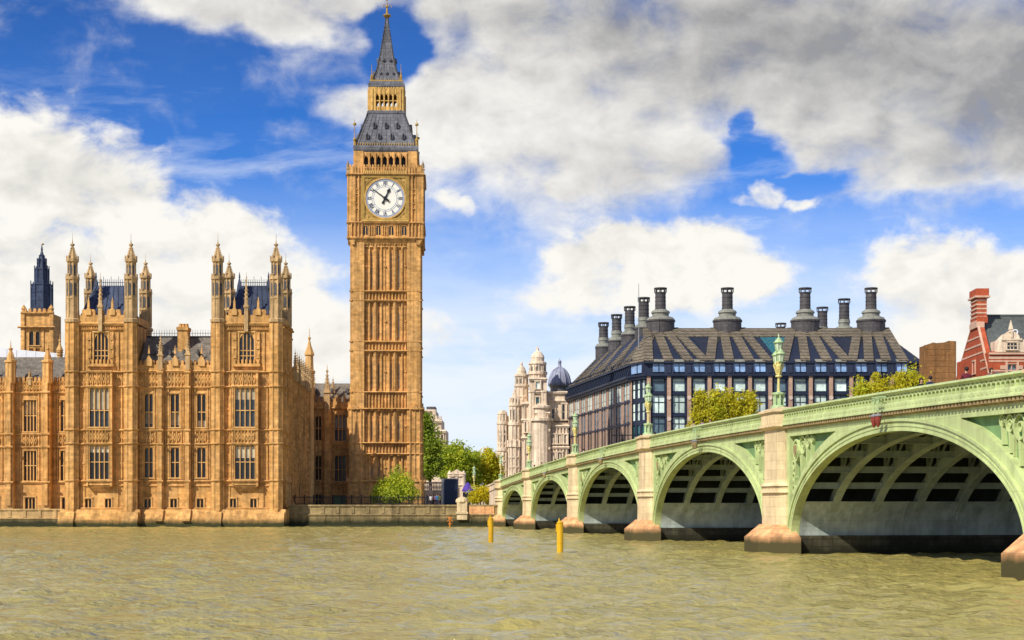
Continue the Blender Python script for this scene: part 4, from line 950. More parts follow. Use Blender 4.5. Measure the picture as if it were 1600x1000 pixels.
# ---------------------------------------------------------------- bridge
BU = (-.14 / math.hypot(.14, 1), 1 / math.hypot(.14, 1)); BK = math.hypot(.14, 1)
BF = Fr((33.17, 0), BU, (-BU[1], BU[0]))
PIER = [y * BK for y in (249.5, 220, 184.7, 147.2, 108.1, 68.7, 33.5)]
def BT(u): return 9.68 - .000158 * (u / BK - 125) ** 2          # parapet top
def column(m, p0, z0, p1, z1):
    n = len(p0); m.add([(u, z0, d) for u, d in p0] + [(u, z1, d) for u, d in p1], [tuple(range(n - 1, -1, -1)), tuple(range(n, 2 * n))] + [(i, (i + 1) % n, n + (i + 1) % n, n + i) for i in range(n)])
def frange(a, b, n): return [a + (b - a) * i / n for i in range(n + 1)]
def build_bridge():
    B = thing('arch_bridge', 'pale green iron arch bridge on stone piers, rising to the right across the river', 'bridge', BF.p(150, 0, 0))
    G = .26, .68, 1.12, 1.36
    ends = [p for p in PIER] + [4.0]
    W = 26.0
    # deck and road
    us = frange(4, 345, 90)
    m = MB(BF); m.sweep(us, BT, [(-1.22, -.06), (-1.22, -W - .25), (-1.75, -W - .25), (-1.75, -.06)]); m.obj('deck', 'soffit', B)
    m = MB(BF); m.sweep(us, BT, [(-1.10, -.03), (-1.10, -3.6), (-1.21, -3.6), (-1.21, -.03)]); m.sweep(us, BT, [(-1.10, -W - .1), (-1.10, -W + 3.6), (-1.21, -W + 3.6), (-1.21, -W - .1)]); m.obj('footway', 'paving', B)
    m = MB(BF); m.sweep(us, BT, [(-1.212, -3.6), (-1.212, -W + 3.6), (-1.219, -W + 3.6), (-1.219, -3.6)]); m.obj('carriageway', 'asphalt', B)
    m = MB(BF); m.sweep(frange(4, 253, 80), BT, [(0, -W + .1), (0, -W - .5), (-1.36, -W - .5), (-1.36, -W + .1)]); m.sweep(frange(4, 253, 80), lambda u: BT(u) - 2.4, [(1.1, -W), (1.1, -W - .2), (0, -W - .2), (0, -W)]); m.obj('far_parapet', 'green_paint', B)
    for i in range(7):
        ua, ub = ends[i], ends[i + 1]; hi, lo = ua - 3.1, ub + (3.1 if i < 6 else 1)
        uc, a = (hi + lo) / 2, (hi - lo) / 2; zA = BT(uc) - 2.22; z0 = 1.2
        def arc(u, off=0.0):
            t = min(1.0, abs(u - uc) / (a + off)); return z0 + (zA + off * .85 - z0) * math.sqrt(max(0, 1 - t * t))
        def ell(off, n, f0=0.0):
            """points round the arch from the far foot to the near foot"""
            th0 = math.asin(min(1, f0)); return [(uc + (a + off) * math.cos(th0 + (math.pi - 2 * th0) * j / n), z0 + (zA + off * .85 - z0) * math.sin(th0 + (math.pi - 2 * th0) * j / n)) for j in range(n + 1)]
        n = 56
        # arch ring: soffit, face and two raised fillets
        m = MB(BF)
        def band(o0, o1, d0, d1, f0=0.0, nn=n):
            P0, P1 = ell(o0, nn, f0), ell(o1, nn, f0); k = len(m.v); pts = []
            for (u0, q0), (u1, q1) in zip(P0, P1): pts += [(u0, q0, d0), (u1, q1, d0), (u0, q0, d1), (u1, q1, d1)]
            fc = []
            for j in range(nn):
                s, t = 4 * j, 4 * j + 4; fc += [(s + 2, s + 3, t + 3, t + 2), (s, t, t + 1, s + 1), (s + 1, t + 1, t + 3, s + 3), (s, s + 2, t + 2, t)]
            fc += [(0, 1, 3, 2), (4 * nn, 4 * nn + 2, 4 * nn + 3, 4 * nn + 1)]; m.add(pts, fc)
        band(0, .78, -.42, .10); band(.62, .80, .09, .20); band(.0, .10, .09, .15); band(.30, .38, .09, .14)
        m.obj('arch_ring', 'green_paint', B, False)
        # spandrel with sunk triangular panels
        m = MB(BF); N_ = 110; e0, e1 = ub + 1.6, ua - 1.6; xs = frange(e0, e1, N_); bk = -.42
        def rec(u):
            ze, zt = arc(u, .78) + .62, BT(u) - G[3] - .50
            return (ze, zt) if min(u - e0, e1 - u) > .72 and zt - ze > .05 else None
        for j in range(N_):
            u0, u1 = xs[j], xs[j + 1]; um = (u0 + u1) / 2; r = rec(um); lo_ = lambda u: arc(u, .70); hi_ = lambda u: BT(u) - G[3] + .02
            if r:
                q = lambda u: (arc(u, .78) + .62, BT(u) - G[3] - .50)
                (a0, b0), (a1, b1) = q(u0), q(u1)
                a0, a1 = min(a0, b0), min(a1, b1)
                m.add([(u0, lo_(u0), 0), (u1, lo_(u1), 0), (u1, a1, 0), (u0, a0, 0)], [(0, 1, 2, 3)]); m.add([(u0, b0, 0), (u1, b1, 0), (u1, hi_(u1), 0), (u0, hi_(u0), 0)], [(0, 1, 2, 3)])
                m.add([(u0, a0, 0), (u1, a1, 0), (u1, a1, bk), (u0, a0, bk)], [(0, 1, 2, 3)]); m.add([(u0, b0, 0), (u1, b1, 0), (u1, b1, bk), (u0, b0, bk)], [(0, 1, 2, 3)])
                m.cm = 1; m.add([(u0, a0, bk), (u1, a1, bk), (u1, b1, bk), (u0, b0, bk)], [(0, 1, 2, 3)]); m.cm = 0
                for v, w in ((u0, j - 1), (u1, j + 1)):
                    if 0 <= w < N_ and not rec((xs[w] + xs[w + 1]) / 2): aa, bb = q(v); m.add([(v, min(aa, bb), 0), (v, bb, 0), (v, bb, bk), (v, min(aa, bb), bk)], [(0, 1, 2, 3)])
            else:
                m.add([(u0, lo_(u0), 0), (u1, lo_(u1), 0), (u1, hi_(u1), 0), (u0, hi_(u0), 0)], [(0, 1, 2, 3)])
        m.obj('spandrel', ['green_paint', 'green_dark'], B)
        # cast tracery and shields in the spandrels
        for sg, eu in ((1, e0), (-1, e1)):
            m = MB(BF); u = eu + sg * 1.55; r = rec(u)
            if r:
                zt = r[1]
                m.ring(u + sg * .1, zt - .95, .62, .74, bk, -.10, 20, .75); m.prism([(u - .38, zt - .55), (u + .38, zt - .55), (u + .38, zt - 1.05), (u, zt - 1.5), (u - .38, zt - 1.05)], bk, -.12)
                for v, s_ in ((2.75, .62), (3.75, .42), (4.55, .28)):
                    v = eu + sg * v; rr = rec(v)
                    if not rr: break
                    h = rr[1] - rr[0]; s = min(s_, h * .40); m.ring(v, rr[1] - s - .02, s * .86, s, bk, -.2, 16); m.ring(v, rr[1] - s, s * .30, s * .42, bk, -.22, 10)
                    if h > 2.2 * s + .3: m.bar(v, rr[1] - 2 * s, v - sg * .12, rr[0], .10, .14, bk, -.18)
                for a0, a1 in ((1.95, 2.35), (3.3, 3.45)):
                    rr = rec(eu + sg * a1)
                    if rr: m.bar(eu + sg * a0, rr[1], eu + sg * a1, rr[0], .07, .07, bk, -.25)
                h = r[1] - r[0]
                for k_ in range(4):
                    zz = zt - 1.9 - .8 * k_
                    if zz < r[0] - 1.2: break
                    m.ring(eu + sg * (1.1), zz, .22, .32, bk, -.14, 12)
                m.bar(u, zt - 1.6, u - sg * .5, r[0] - .4, .1, .1, bk, -.15)
                m.obj('spandrel_tracery', 'green_paint', B)
                s = MB(BF); s.prism([(u - .27, zt - .62), (u + .27, zt - .62), (u + .27, zt - 1.02), (u, zt - 1.38), (u - .27, zt - 1.02)], -.125, -.07); s.obj('shield', 'cornice_paint', B)
        # cornice, pierced parapet, coping
        us = frange(e0 - .1, e1 + .1, 26)
        m = MB(BF); m.sweep(us, BT, [(0, -.02), (0, .26), (-.05, .38), (-.13, .40), (-.20, .30), (-G[0], .27), (-G[0], -.02)]); m.obj('coping', 'green_paint', B)
        m = MB(BF); m.sweep(us, BT, [(-G[1], .02), (-G[1], .27), (-G[1] - .08, .30), (-.98, .31), (-1.02, .36), (-G[2], .37), (-G[2] - .001, .0)])
        mb = MB(BF); mb.sweep(us, BT, [(-G[0] + .01, .0), (-G[0] + .01, .04), (-G[1] - .01, .04), (-G[1] - .01, .0)]); mb.obj('parapet_shade', 'green_dark', B)  # dark sheet behind the piercing; shade in the openings put into its colour
        cnt = int((e1 - e0) / .5)
        for k_ in range(cnt):
            v = e0 + (e1 - e0) * (k_ + .5) / cnt; T_ = BT(v); y0, y1 = T_ - G[1] - .01, T_ - G[0] + .01
            m.bar(v, y0, v, y0 + .22, .13, .08, .06, .24); m.bar(v, y0 + .2, v - .19, y1, .07, .07, .06, .22); m.bar(v, y0 + .2, v + .19, y1, .07, .07, .06, .22); m.bar(v, y0 + .2, v, y1, .05, .05, .06, .2)
            m.bar(v - .25, y1, v - .25, y1 - .16, .11, .04, .06, .23); m.box(v + .19, v + .29, y0 - .19, y0 - .09, .25, .33)
        m.obj('parapet', 'green_paint', B)
        m = MB(BF); m.sweep(us, BT, [(-G[2], 0), (-G[2], .08), (-G[3], .07), (-G[3], 0)]); m.obj('cornice', 'soffit', B)  # near-black strip: shade in the gaps between dentils put into the colour
        m = MB(BF); cnt = int((e1 - e0) / .42)
        for k_ in range(cnt): v = e0 + (e1 - e0) * (k_ + .5) / cnt; T_ = BT(v); m.box(v - .12, v + .12, T_ - G[2] - .20, T_ - G[2] - .004, .03, .29)
        m.sweep(us, BT, [(-G[3] + .05, 0), (-G[3] + .05, .15), (-G[3] - .03, .12), (-G[3] - .03, 0)]); m.obj('dentil', 'cornice_paint', B)
        # ribs behind the face, plated at the foot
        f0 = (3.45 - z0) / (zA - z0)
        for k_ in range(1, 10):
            m = MB(BF); dd = -W * k_ / 9 + .35; band(.0, .95, dd - .13, dd + .13, f0 * .7, 30)
            P0 = ell(0, 30, f0 * .7); band(-.02, .06, dd - .26, dd + .26, f0 * .7, 30)
            for j in range(3, 28, 2):
                (u0_, q0_), (u1_, q1_) = P0[j], P0[j + 1]; zt_ = BT(u0_) - 1.78
                if zt_ - q0_ > 1.5: m.bar(u0_, q0_ + .8, u0_, zt_, .16, .16, dd - .08, dd + .08); m.bar(u0_, q0_ + .9, P0[j + 2 if j < 15 else j - 2][0], zt_, .12, .12, dd - .06, dd + .06)
            m.obj('arch_rib', 'iron_paint', B)
        m = MB(BF)
        for ph in (31, 42, 54, 67, 82, 98, 113, 126, 138, 149):
            t = math.radians(ph); u = uc + (a + .4) * math.cos(t); z = z0 + (zA + .35 - z0) * math.sin(t); m.box(u - .12, u + .12, z - .18, z + .18, -W, -.42)
            m.box(u - .17, u + .17, z - .22, z - .17, -W, -.42)
        m.obj('cross_girder', 'iron_paint', B)
        for sg in (1, -1):
            m = MB(BF); pts = []
            for j in range(9):
                f = f0 * j / 8; th = math.asin(f); x = uc + sg * a * math.cos(th); pts.append((x, z0 + (zA - z0) * f))
            for j in range(8): (u0, q0), (u1, q1) = pts[j], pts[j + 1]; m.add([(u0, q0, -.43), (u1, q1, -.43), (u1, q1, -W), (u0, q0, -W)], [(0, 1, 2, 3)])
            for k_ in range(1, 7): d_ = -W * k_ / 7; [m.bar(pts[j][0], pts[j][1], pts[j + 1][0], pts[j + 1][1], .1, .1, d_ - .05, d_ + .05) for j in range(8)]
            m.obj('springing_plate', 'grey_paint', B)
    # piers
    for i, u in enumerate(PIER + [2.0]):
        T_ = BT(u); sh = lambda w, p, q=.55: [(u - w, -.3), (u - w, q * .15), (u - w + .28, p), (u + w - .28, p), (u + w, q * .15), (u + w, -.3)]
        m = MB(BF)
        column(m, sh(1.72, .62), 1.6, sh(1.68, .58), T_ - 1.15)
        column(m, sh(1.80, .72), 1.6, sh(1.80, .70), 4.05); column(m, sh(1.96, .88), 4.05, sh(1.90, .82), 4.2); column(m, sh(1.84, .74), 4.2, sh(1.84, .74), 4.5); column(m, sh(1.95, .86), 4.5, sh(1.74, .64), 4.72)
        column(m, sh(1.75, .64), T_ - 1.36, sh(1.98, .92), T_ - 1.18); column(m, sh(1.98, .92), T_ - 1.18, sh(1.98, .92), T_ - 1.05); column(m, sh(1.84, .78), T_ - 1.05, sh(1.84, .78), T_ - .2); column(m, sh(2.0, .94), T_ - .2, sh(2.0, .94), T_ - .05); column(m, sh(1.96, .9), T_ - .05, sh(1.5, .45), T_ + .12)
        column(m, sh(1.7, .5), T_ - 1.2, sh(1.7, .5), T_ - .1)
        m.box(u - 1.8, u + 1.8, T_ - 1.2, T_ + .02, -.7, .2)
        sf = m.obj('pier', 'granite', B)
        h0 = [(u - 4.1, -.2), (u - 1.6, 1.95), (u + 1.6, 1.95), (u + 4.1, -.2)]; h1 = [(u - 2.05, -.2), (u - 1.75, .85), (u + 1.75, .85), (u + 2.05, -.2)]
        m = MB(BF); column(m, h0, -1.5, h0, 1.06); column(m, [(a_ * 1.0, b_) for a_, b_ in h0], 1.06, h1, 1.92); m.obj('cutwater', 'granite_base', sf)
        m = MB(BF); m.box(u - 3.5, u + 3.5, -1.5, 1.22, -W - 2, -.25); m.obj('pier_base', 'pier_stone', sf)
        m = MB(BF); m.box(u - 1.7, u + 1.7, 1.22, T_ - 1.8, -W, -.5); m.obj('pier_shade_wall', 'soffit', sf)  # dark wall added to stand for the shaded cells between the ribs
    # approach on the bank
    us = frange(PIER[0] + 1.6, 345, 24)
    m = MB(BF); m.sweep(us, BT, [(0, -.05), (0, .42), (-.2, .45), (-.24, .3), (-1.0, .3), (-1.05, .45), (-1.15, .45), (-1.2, .3), (-6, .3), (-6, -.05)]); m.obj('approach_wall', 'stone_pale', B)
    return B
build_bridge()

def bridge_lamps():
    """three lantern standards on the pier heads"""
    r = thing('bridge_lamp', 'three-lantern green lamp standard on the bridge pier', 'lamp', (0, 0, 0), 'lamp standards along the bridge')
    L0 = Fr((0, 0), (1, 0), (0, -1))
    m = MB(L0); m.lathe(0, 0, [(-.05, .55), (.12, .55), (.13, .46), (.2, .44)], 8); m.lathe(0, 0, [(.2, .17), (1.0, .15)], 8)
    for i in range(6):
        a = i * math.pi / 3; m.lathe(math.cos(a) * .33, math.sin(a) * .33, [(.18, .085), (.25, .06), (.8, .055), (.9, .09)], 6)
    m.lathe(0, 0, [(.9, .42), (.96, .46), (1.06, .46), (1.1, .2), (1.14, .12)], 8); m.obj('plinth', 'lamp_green', r)
    m = MB(L0); m.lathe(0, 0, [(1.1, .12), (1.3, .10), (2.1, .085), (2.12, .22), (2.16, .24), (2.22, .22), (2.24, .12)], 10); m.obj('column', 'lamp_gold', r)
    m = MB(L0); m.lathe(0, 0, [(2.22, .13), (2.4, .15), (2.62, .26), (2.85, .30), (2.98, .24), (3.04, .16), (3.08, .24), (3.14, .2)], 8)
    for i in range(6):
        a = i * math.pi / 3; m.tube([(math.cos(a) * .15, 2.3, math.sin(a) * .15), (math.cos(a) * .24, 2.6, math.sin(a) * .24), (math.cos(a) * .36, 2.9, math.sin(a) * .36), (math.cos(a) * .28, 3.08, math.sin(a) * .28)], .035, 5)
    m.obj('baluster', 'lamp_gold', r)
    m = MB(L0); m.lathe(0, 0, [(3.1, .09), (3.85, .07)], 8)
    for s in (-1, 1): m.tube([(s * .1, 2.95, 0), (s * .3, 2.85, 0), (s * .47, 2.92, 0), (s * .47, 3.08, 0)], .04, 6); m.tube([(0, 3.5, 0), (s * .25, 3.62, 0), (s * .46, 3.5, 0)], .025, 5)
    m.obj('arm', 'lamp_green', r)
    for x, z, s in ((-.47, 3.06, 1.0), (.47, 3.06, 1.0), (0, 3.82, 1.08)):
        m = MB(L0); m.lathe(x, 0, [(z, .10 * s), (z + .06 * s, .18 * s), (z + .10 * s, .18 * s)], 8)
        for i in range(8):
            a = math.pi / 8 + i * math.pi / 4; m.tube([(x + math.cos(a) * .175 * s, z + .1 * s, math.sin(a) * .175 * s), (x + math.cos(a) * .27 * s, z + .56 * s, math.sin(a) * .27 * s)], .022, 4)
        m.lathe(x, 0, [(z + .55 * s, .34 * s), (z + .59 * s, .35 * s), (z + .62 * s, .28 * s), (z + .74 * s, .20 * s), (z + .76 * s, .22 * s), (z + .84 * s, .10 * s), (z + .88 * s, .06 * s)] + ([(z + 1.0, .03), (z + 1.03, .07), (z + 1.1, .05), (z + 1.25, .015)] if x == 0 else [(z + .95, .02)]), 8)
        o = m.obj('lantern', 'lamp_green', r)
        g = MB(L0); g.lathe(x, 0, [(z + .09 * s, .16 * s), (z + .555 * s, .255 * s)], 8); g.obj('lantern_glass', 'lamp_glass', o)
    LB = {4: 'largest green and gold three-lantern lamp, standing clear against the dark block', 3: 'green and gold lamp on the pier before the glass corner of the dark block',
          2: 'green and gold lamp on the pier before the striped stone flank', 1: 'green lamp standard on the first river pier, before the ornate pale stone building', 0: 'small green lamp standard on the bank abutment beside the yellow tree',
          5: 'lamp standard on the near pier at the right-hand edge'}
    rz = math.atan2(BU[1], BU[0])
    for n, i in enumerate((4, 3, 2, 1, 0, 5)):
        u = PIER[i]; p = BF.p(u, BT(u) + .12, .02 if i else .0)
        if n == 0: r.location = p; r.rotation_euler = (0, 0, rz); r['label'] = LB[i]
        else: dup(r, p, rz, LB[i], (1, .98, .98, 1.0, .8, 1)[n])
    p = BF.p(287, BT(287) + .05, .1); dup(r, p, rz, 'slender green lamp standard on the sloping approach wall beyond the abutment', .95)
bridge_lamps()

def nav_lights():
    u0 = (PIER[4] + PIER[5]) / 2
    r = thing('navigation_light', 'pair of red hanging lanterns on a green bracket under the nearest arch crown', 'signal light', (0, 0, 0), 'navigation lights at the arch crowns')
    L0 = Fr((0, 0), (1, 0), (0, 1))       # u along the bridge, d out over the river, z from the parapet top
    m = MB(L0)
    for s in (-.32, .32):
        m.tube([(s, -.35, .3), (s, -.42, .75), (s, -1.25, .75)], .03, 5); m.tube([(s, -.9, .4), (s, -.5, .75)], .02, 5); m.ring(s + .12, -.55, .12, .16, .7, .76, 12)
        m.tube([(s, -.30, .3), (s + .3, -.32, .75), (s + .45, -.55, .75)], .025, 5)
    m.tube([(-.4, -.42, .75), (.4, -.42, .75)], .035, 6); m.obj('bracket', 'lamp_green', r)
    for s in (-.32, .32):
        m = MB(L0); m.lathe(s, .75, [(-1.98, .05), (-1.9, .09), (-1.62, .17), (-1.38, .19), (-1.36, .14), (-1.26, .06), (-1.2, .03)], 10); o = m.obj('lantern', 'red_paint', r)
        m = MB(L0); m.lathe(s, .75, [(-1.385, .22), (-1.33, .22), (-1.24, .08)], 10); m.obj('lantern_cap', 'grey_metal', o)
    rz = math.atan2(BU[1], BU[0]); LB = ['', 'signal lantern bracket at the crown of the middle arch', 'signal lantern bracket over the third arch from the bank', 'signal lantern bracket over the second arch from the bank']
    for n, i in enumerate((4, 3, 2, 1)):
        u = (PIER[i] + PIER[i + 1]) / 2 + (.0 if n else -.1); p = BF.p(u, BT(u), 0)
        if n == 0: r.location = p; r.rotation_euler = (0, 0, rz)
        else:
            q = dup(r, p, rz, LB[n])
            for c in COL.objects:
                if c.parent == q and c.name.startswith('lantern'): c.material_slots[0].link = 'OBJECT'; c.material_slots[0].material = MAT['cornice_paint']
nav_lights()

# ---------------------------------------------------------------- dark office block with tall chimneys
def build_office():
    P = thing('office_block', 'large dark bronze office block with ribbed roof and many tall round chimneys', 'office building', (52, 350, 3.2))
    F = Fr(Y=320); X = lambda px, Y: (px - 800) / FPX * Y
    cols = [1029 + 31.6 * i for i in range(13)]
    rows = [(588, 611), (618, 645), (652, 678), (685, 711)]
    zE, zL, zR = F.cz(566), F.cz(587), H + (HY - 514) / FPX * 338
    A, Bc = (X(1009, 320), 320), (X(986, 326), 326); C = (X(888, 391), 391); Dp = (X(1437, 320), 320)
    m = MB(F); m.cm = 0
    m.wall(1009, 1437, 588, 790, [(c - 9, c + 9, a, b) for c in cols for a, b in rows], 0, .45, .8)
    for c in cols[:-1]:
        x = c + 15.8; m.box(x - 5.5, x - 3.4, 588, 780, 0, .35); m.box(x + 3.4, x + 5.5, 588, 780, 0, .35)
    for y in (613, 647, 680): m.box(1009, 1437, y, y + 4, 0, .25)
    fl = MB()
    fl.raw([(A[0], A[1], 3), (Dp[0], Dp[1], 3), (Dp[0] - 4, 400, 3), (C[0], C[1], 3), (Bc[0], Bc[1], 3)] + [(A[0], A[1] + .9, zE), (Dp[0], Dp[1] + .9, zE), (Dp[0] - 4, 400, zE), (C[0] + .9, C[1], zE), (Bc[0] + .9, Bc[1] + .5, zE)], [(5, 6, 7, 8, 9), (1, 2, 7, 6), (2, 3, 8, 7)])
    m.raw(fl.v, fl.f)
    # left flank
    LL = math.hypot(C[0] - Bc[0], C[1] - Bc[1]); FL = Fr(Bc, (C[0] - Bc[0], C[1] - Bc[1]), (-(C[1] - Bc[1]) / LL, (C[0] - Bc[0]) / LL))
    nb = 9; bw = LL / nb; fz = [29.2, 24.7, 20.2, 15.7, 11.2]
    wins = [(u, z) for u in [bw * (i + .5) for i in range(nb)] for z in fz[1:]]
    m.F = FL; m.wall(.2, LL, 3, 29.3, [(u - 2.3, u + 2.3, z + .4, z + 3.9) for u, z in wins], 0, .16, .8)
    for z in fz: m.box(0, LL, z - .25, z + .1, 0, .20)
    # glazed corner
    lc = math.hypot(A[0] - Bc[0], A[1] - Bc[1]); FCn = Fr(Bc, (A[0] - Bc[0], A[1] - Bc[1])); m.F = FCn
    m.wall(0, lc, 3, 29.3, [(u - .62, u + .62, z + .35, z + 3.9) for u in (lc * .18, lc * .5, lc * .82) for z in fz[1:]], 0, .4, .6)
    m.obj('wall', 'ph_bronze', P)
    def win(FF, u0, u1, z0, z1, d, mt, nm=2, tr=(.5,), dep=.26):
        return window(P, FF, u0, u1, z0, z1, nm, tr, dep, d, False, mt, 'ph_bronze', sur=.0, mw=.10, sill=False, heads=False)
    for i, c in enumerate(cols):
        for j, (a, b) in enumerate(rows):
            if j == 3 and c > 1080: continue
            if j == 2 and c > 1240: continue
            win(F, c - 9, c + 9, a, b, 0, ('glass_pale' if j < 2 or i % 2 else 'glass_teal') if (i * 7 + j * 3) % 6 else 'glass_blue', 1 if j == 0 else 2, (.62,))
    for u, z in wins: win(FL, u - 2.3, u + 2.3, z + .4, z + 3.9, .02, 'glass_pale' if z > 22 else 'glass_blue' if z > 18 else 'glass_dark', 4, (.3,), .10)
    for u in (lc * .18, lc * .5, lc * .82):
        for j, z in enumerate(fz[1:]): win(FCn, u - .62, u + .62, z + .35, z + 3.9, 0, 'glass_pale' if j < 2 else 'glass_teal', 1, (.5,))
    # stone piers
    m = MB(F)
    for c in [1013.2] + [c + 15.8 for c in cols[:-1]]: m.box(c - 2.9, c + 2.9, 588, 790, 0, .75)
    m.F = FL
    for i in range(nb + 1):
        u = bw * i
        for o in (-1.05, .85): m.box(max(0, u + o - .24), u + o + .24, 3, 28.9, 0, .13)
        m.box(max(0, u - .4), u + .4, 3, 28.9, 0, .06)
    for u, z in wins: m.box(u - .16, u + .16, z - .6, z + 4.2, -.1, .10)
    m.obj('stone_pier', 'ph_stone', P)
    m = MB(F)
    for c in cols[:-1]:
        for y in (622, 655): m.disc(F.cu(c + 15.8), F.cz(y), .42, .7, .9, 12)
    m.obj('boss', 'ph_pale', P)
    # ledge under the attic, all round
    def edge(off, z): return [(Dp[0] + off, Dp[1] - off, z), (A[0] - off * .2, A[1] - off, z), (Bc[0] - off, Bc[1] - off * .5, z), (C[0] - off, C[1] + off, z), (Dp[0] - 3.5 + off, 400, z)]
    m = MB()
    for off, z0, z1 in ((1.1, zL - .1, zL + .35), (.7, zL - .6, zL - .1), (.55, zE - .25, zE + .15)):
        e0, e1 = edge(off, z0), edge(off, z1); m.raw(e0 + e1, [(i, (i + 1) % 5, 5 + (i + 1) % 5, 5 + i) for i in range(5)] + [(0, 1, 2, 3, 4), (9, 8, 7, 6, 5)])
    # attic wall and its sloping metal cheeks
    m.F = F; m.box(1003, 1438, 566, 587, -.9, -.2)
    for c in cols[:-1]:
        x = c + 15.8; m.wedge(x - 6.5, x + 6.5, 587, 566, -.5, .85, .2); m.wedge(x - 3, x + 3, 583, 570, 0, 1.0, .5)
    m.F = FL
    m.box(0, LL, zL, zE, -.9, -.2)
    for i in range(nb * 4 + 1): u = LL * i / (nb * 4); m.wedge(u - .16, u + .16, zL + .3, zE + 1.2, -.3, .9, .0)
    m.obj('cornice', 'ph_bronze', P)
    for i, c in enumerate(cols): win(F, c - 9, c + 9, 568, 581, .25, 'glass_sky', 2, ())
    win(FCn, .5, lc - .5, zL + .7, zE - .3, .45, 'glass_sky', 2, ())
    # roof
    RL, RR = (X(1022, 338), 338), (X(1371, 338), 338); BL, BR = (X(938, 398), 398), (X(1216, 400), 400)
    ze = zE + .1; e = edge(.4, ze); m = MB()
    q = [e[1], e[0], e[4], e[3], e[2]]          # front-left, front-right, back-right, back-left, corner
    V = q + [(RL[0], RL[1], zR), (RR[0], RR[1], zR), (BR[0], BR[1], zR), (BL[0], BL[1], zR)]
    m.raw(V, [(0, 1, 6, 5), (1, 2, 7, 6), (2, 3, 8, 7), (3, 4, 5, 8), (4, 0, 5), (5, 6, 7, 8)])
    ro = m.obj('roof', 'ph_bronze', P)
    def slab(mm, a0, a1, b1, b0, n, h):
        """raised band on a roof slope: a0,a1 at the eave, b0,b1 higher up"""
        v = [Vector(x) for x in (a0, a1, b1, b0)]; nn = Vector(n).normalized() * h; mm.raw(v + [x + nn for x in v], [(4, 5, 6, 7), (0, 1, 5, 4), (1, 2, 6, 5), (2, 3, 7, 6), (3, 0, 4, 7)])
    def FP_(px, t): # on the front slope
        Y = 320 - .4 + (18.4) * t; xe = X(px, 320); return (xe, Y, ze + (zR - ze) * t)
    nf = (0, -(zR - ze), 18.4)
    fans = {1032: (1013, 1045, 1076, 1101), 1137: (1109, 1139, 1171, 1199), 1258: (1224, 1258, 1292, 1322), 1361: (1331, 1357, 1384, 1411)}
    mr_ = MB()
    for c, ls in fans.items():
        for i, l in enumerate(ls):
            tx = c + (i - 1.5) * 14; tX = X(tx, 338) * 1.0; h = 7.5; w = 6.6
            a0, a1 = FP_(l - h, 0), FP_(l + h, 0)
            b0, b1 = (X(tx - w, 338), 338, zR), (X(tx + w, 338), 338, zR); slab(mr_, a0, a1, b1, b0, nf, .32 + i * .012)
    tz = .74
    Lt, Rt = RL[0] + (q[0][0] - RL[0]) * (1 - tz) , RR[0] + (q[1][0] - RR[0]) * (1 - tz)
    slab(mr_, (Lt, 319.6 + 18.4 * tz, ze + (zR - ze) * tz), (Rt, 319.6 + 18.4 * tz, ze + (zR - ze) * tz), (RR[0], 338, zR), (RL[0], 338, zR), nf, .20)
    # ribs down the flank and the far hip
    dl = Vector((C[0] - Bc[0], C[1] - Bc[1], 0)).normalized()
    for i in range(1, 27):
        f = (i - .5) / 27; a_ = Vector(e[2]).lerp(Vector(e[3]), f); b_ = Vector(V[5]).lerp(Vector(V[8]), round((f * 4.0) - .12) / 4.0 * .9 + f * .1); w = 1.0 if i % 6 < 4 else .25
        slab(mr_, a_ - dl * w * .62, a_ + dl * w * .62, b_ + dl * w * .5, b_ - dl * w * .5, (-1, -.15, 1.0), .28 + .01 * (i % 5))
    for f in (.05, .55): 
        a_ = Vector(q[1]).lerp(Vector(q[2]), f * .2); b_ = Vector(V[6]).lerp(Vector(V[7]), f * .2); slab(mr_, a_, a_ + Vector((0, 2, 0)), b_ + Vector((0, 2, 0)), b_, (1, 0, 1), .3)
    slab(mr_, Vector(V[0]) + Vector((.2, 0, 0)), Vector(V[4]), Vector(V[5]) + Vector((-1.2, .6, 0)), Vector(V[5]) + Vector((.6, 0, 0)), (-.5, -1, 1.6), .2)
    mr_.obj('roof_rib', 'ph_rib', ro)
    for c0, c1 in ((1101, 1109), (1199, 1224), (1322, 1331)):
        m0 = (c0 + c1) / 2; gl = MB()
        def at(px, t): p = FP_(px, 0); ex = X(px, 320) + (X(px, 338) - X(px, 320)) * t; return (ex, 319.6 + 18.4 * t, ze + (zR - ze) * t)
        slab(gl, at(m0 - 3, .18), at(m0 + 3, .18), at(m0 + 24, .72), at(m0 - 24, .72), nf, .09)
        gl.obj('rooflight', 'glass_teal' if c0 == 1199 else 'glass_dark', ro)
    # light caps over the attic windows
    cp = MB(F)
    for c in cols: cp.wedge(c - 8, c + 8, 566, 561, -1.2, .75, -.4)
    cp.obj('window_cap', 'ph_cap', P)
    # chimneys
    def chimney(px, Y, ytop, big):
        k = Y / FPX; Fc = Fr(Y=Y); z1 = Fc.cz(ytop); zb = zR - .6; m = MB(Fr((X(px, Y), Y))); R0 = 2.95 if big else 2.0
        m.lathe(0, 0, [(zb - 2.5, R0), (zb + 2.0, R0), (zb + 2.05, R0 * 1.06), (zb + 2.4, R0 * 1.06)], 20); drum = m
        o = m.obj('chimney', 'ph_chimney', P)
        m = MB(Fr((X(px, Y), Y))); m.lathe(0, 0, [(zb + 2.4, R0 * 1.04), (zb + 2.9, R0 * .92), (zb + 3.2, R0 * .66), (zb + 3.22, R0 * .6), (zb + 3.9, R0 * .6), (zb + 3.92, R0 * .68), (zb + 4.3, R0 * .64), (zb + 4.7, 1.25)], 20); m.obj('chimney_shoulder', 'ph_cap', o)
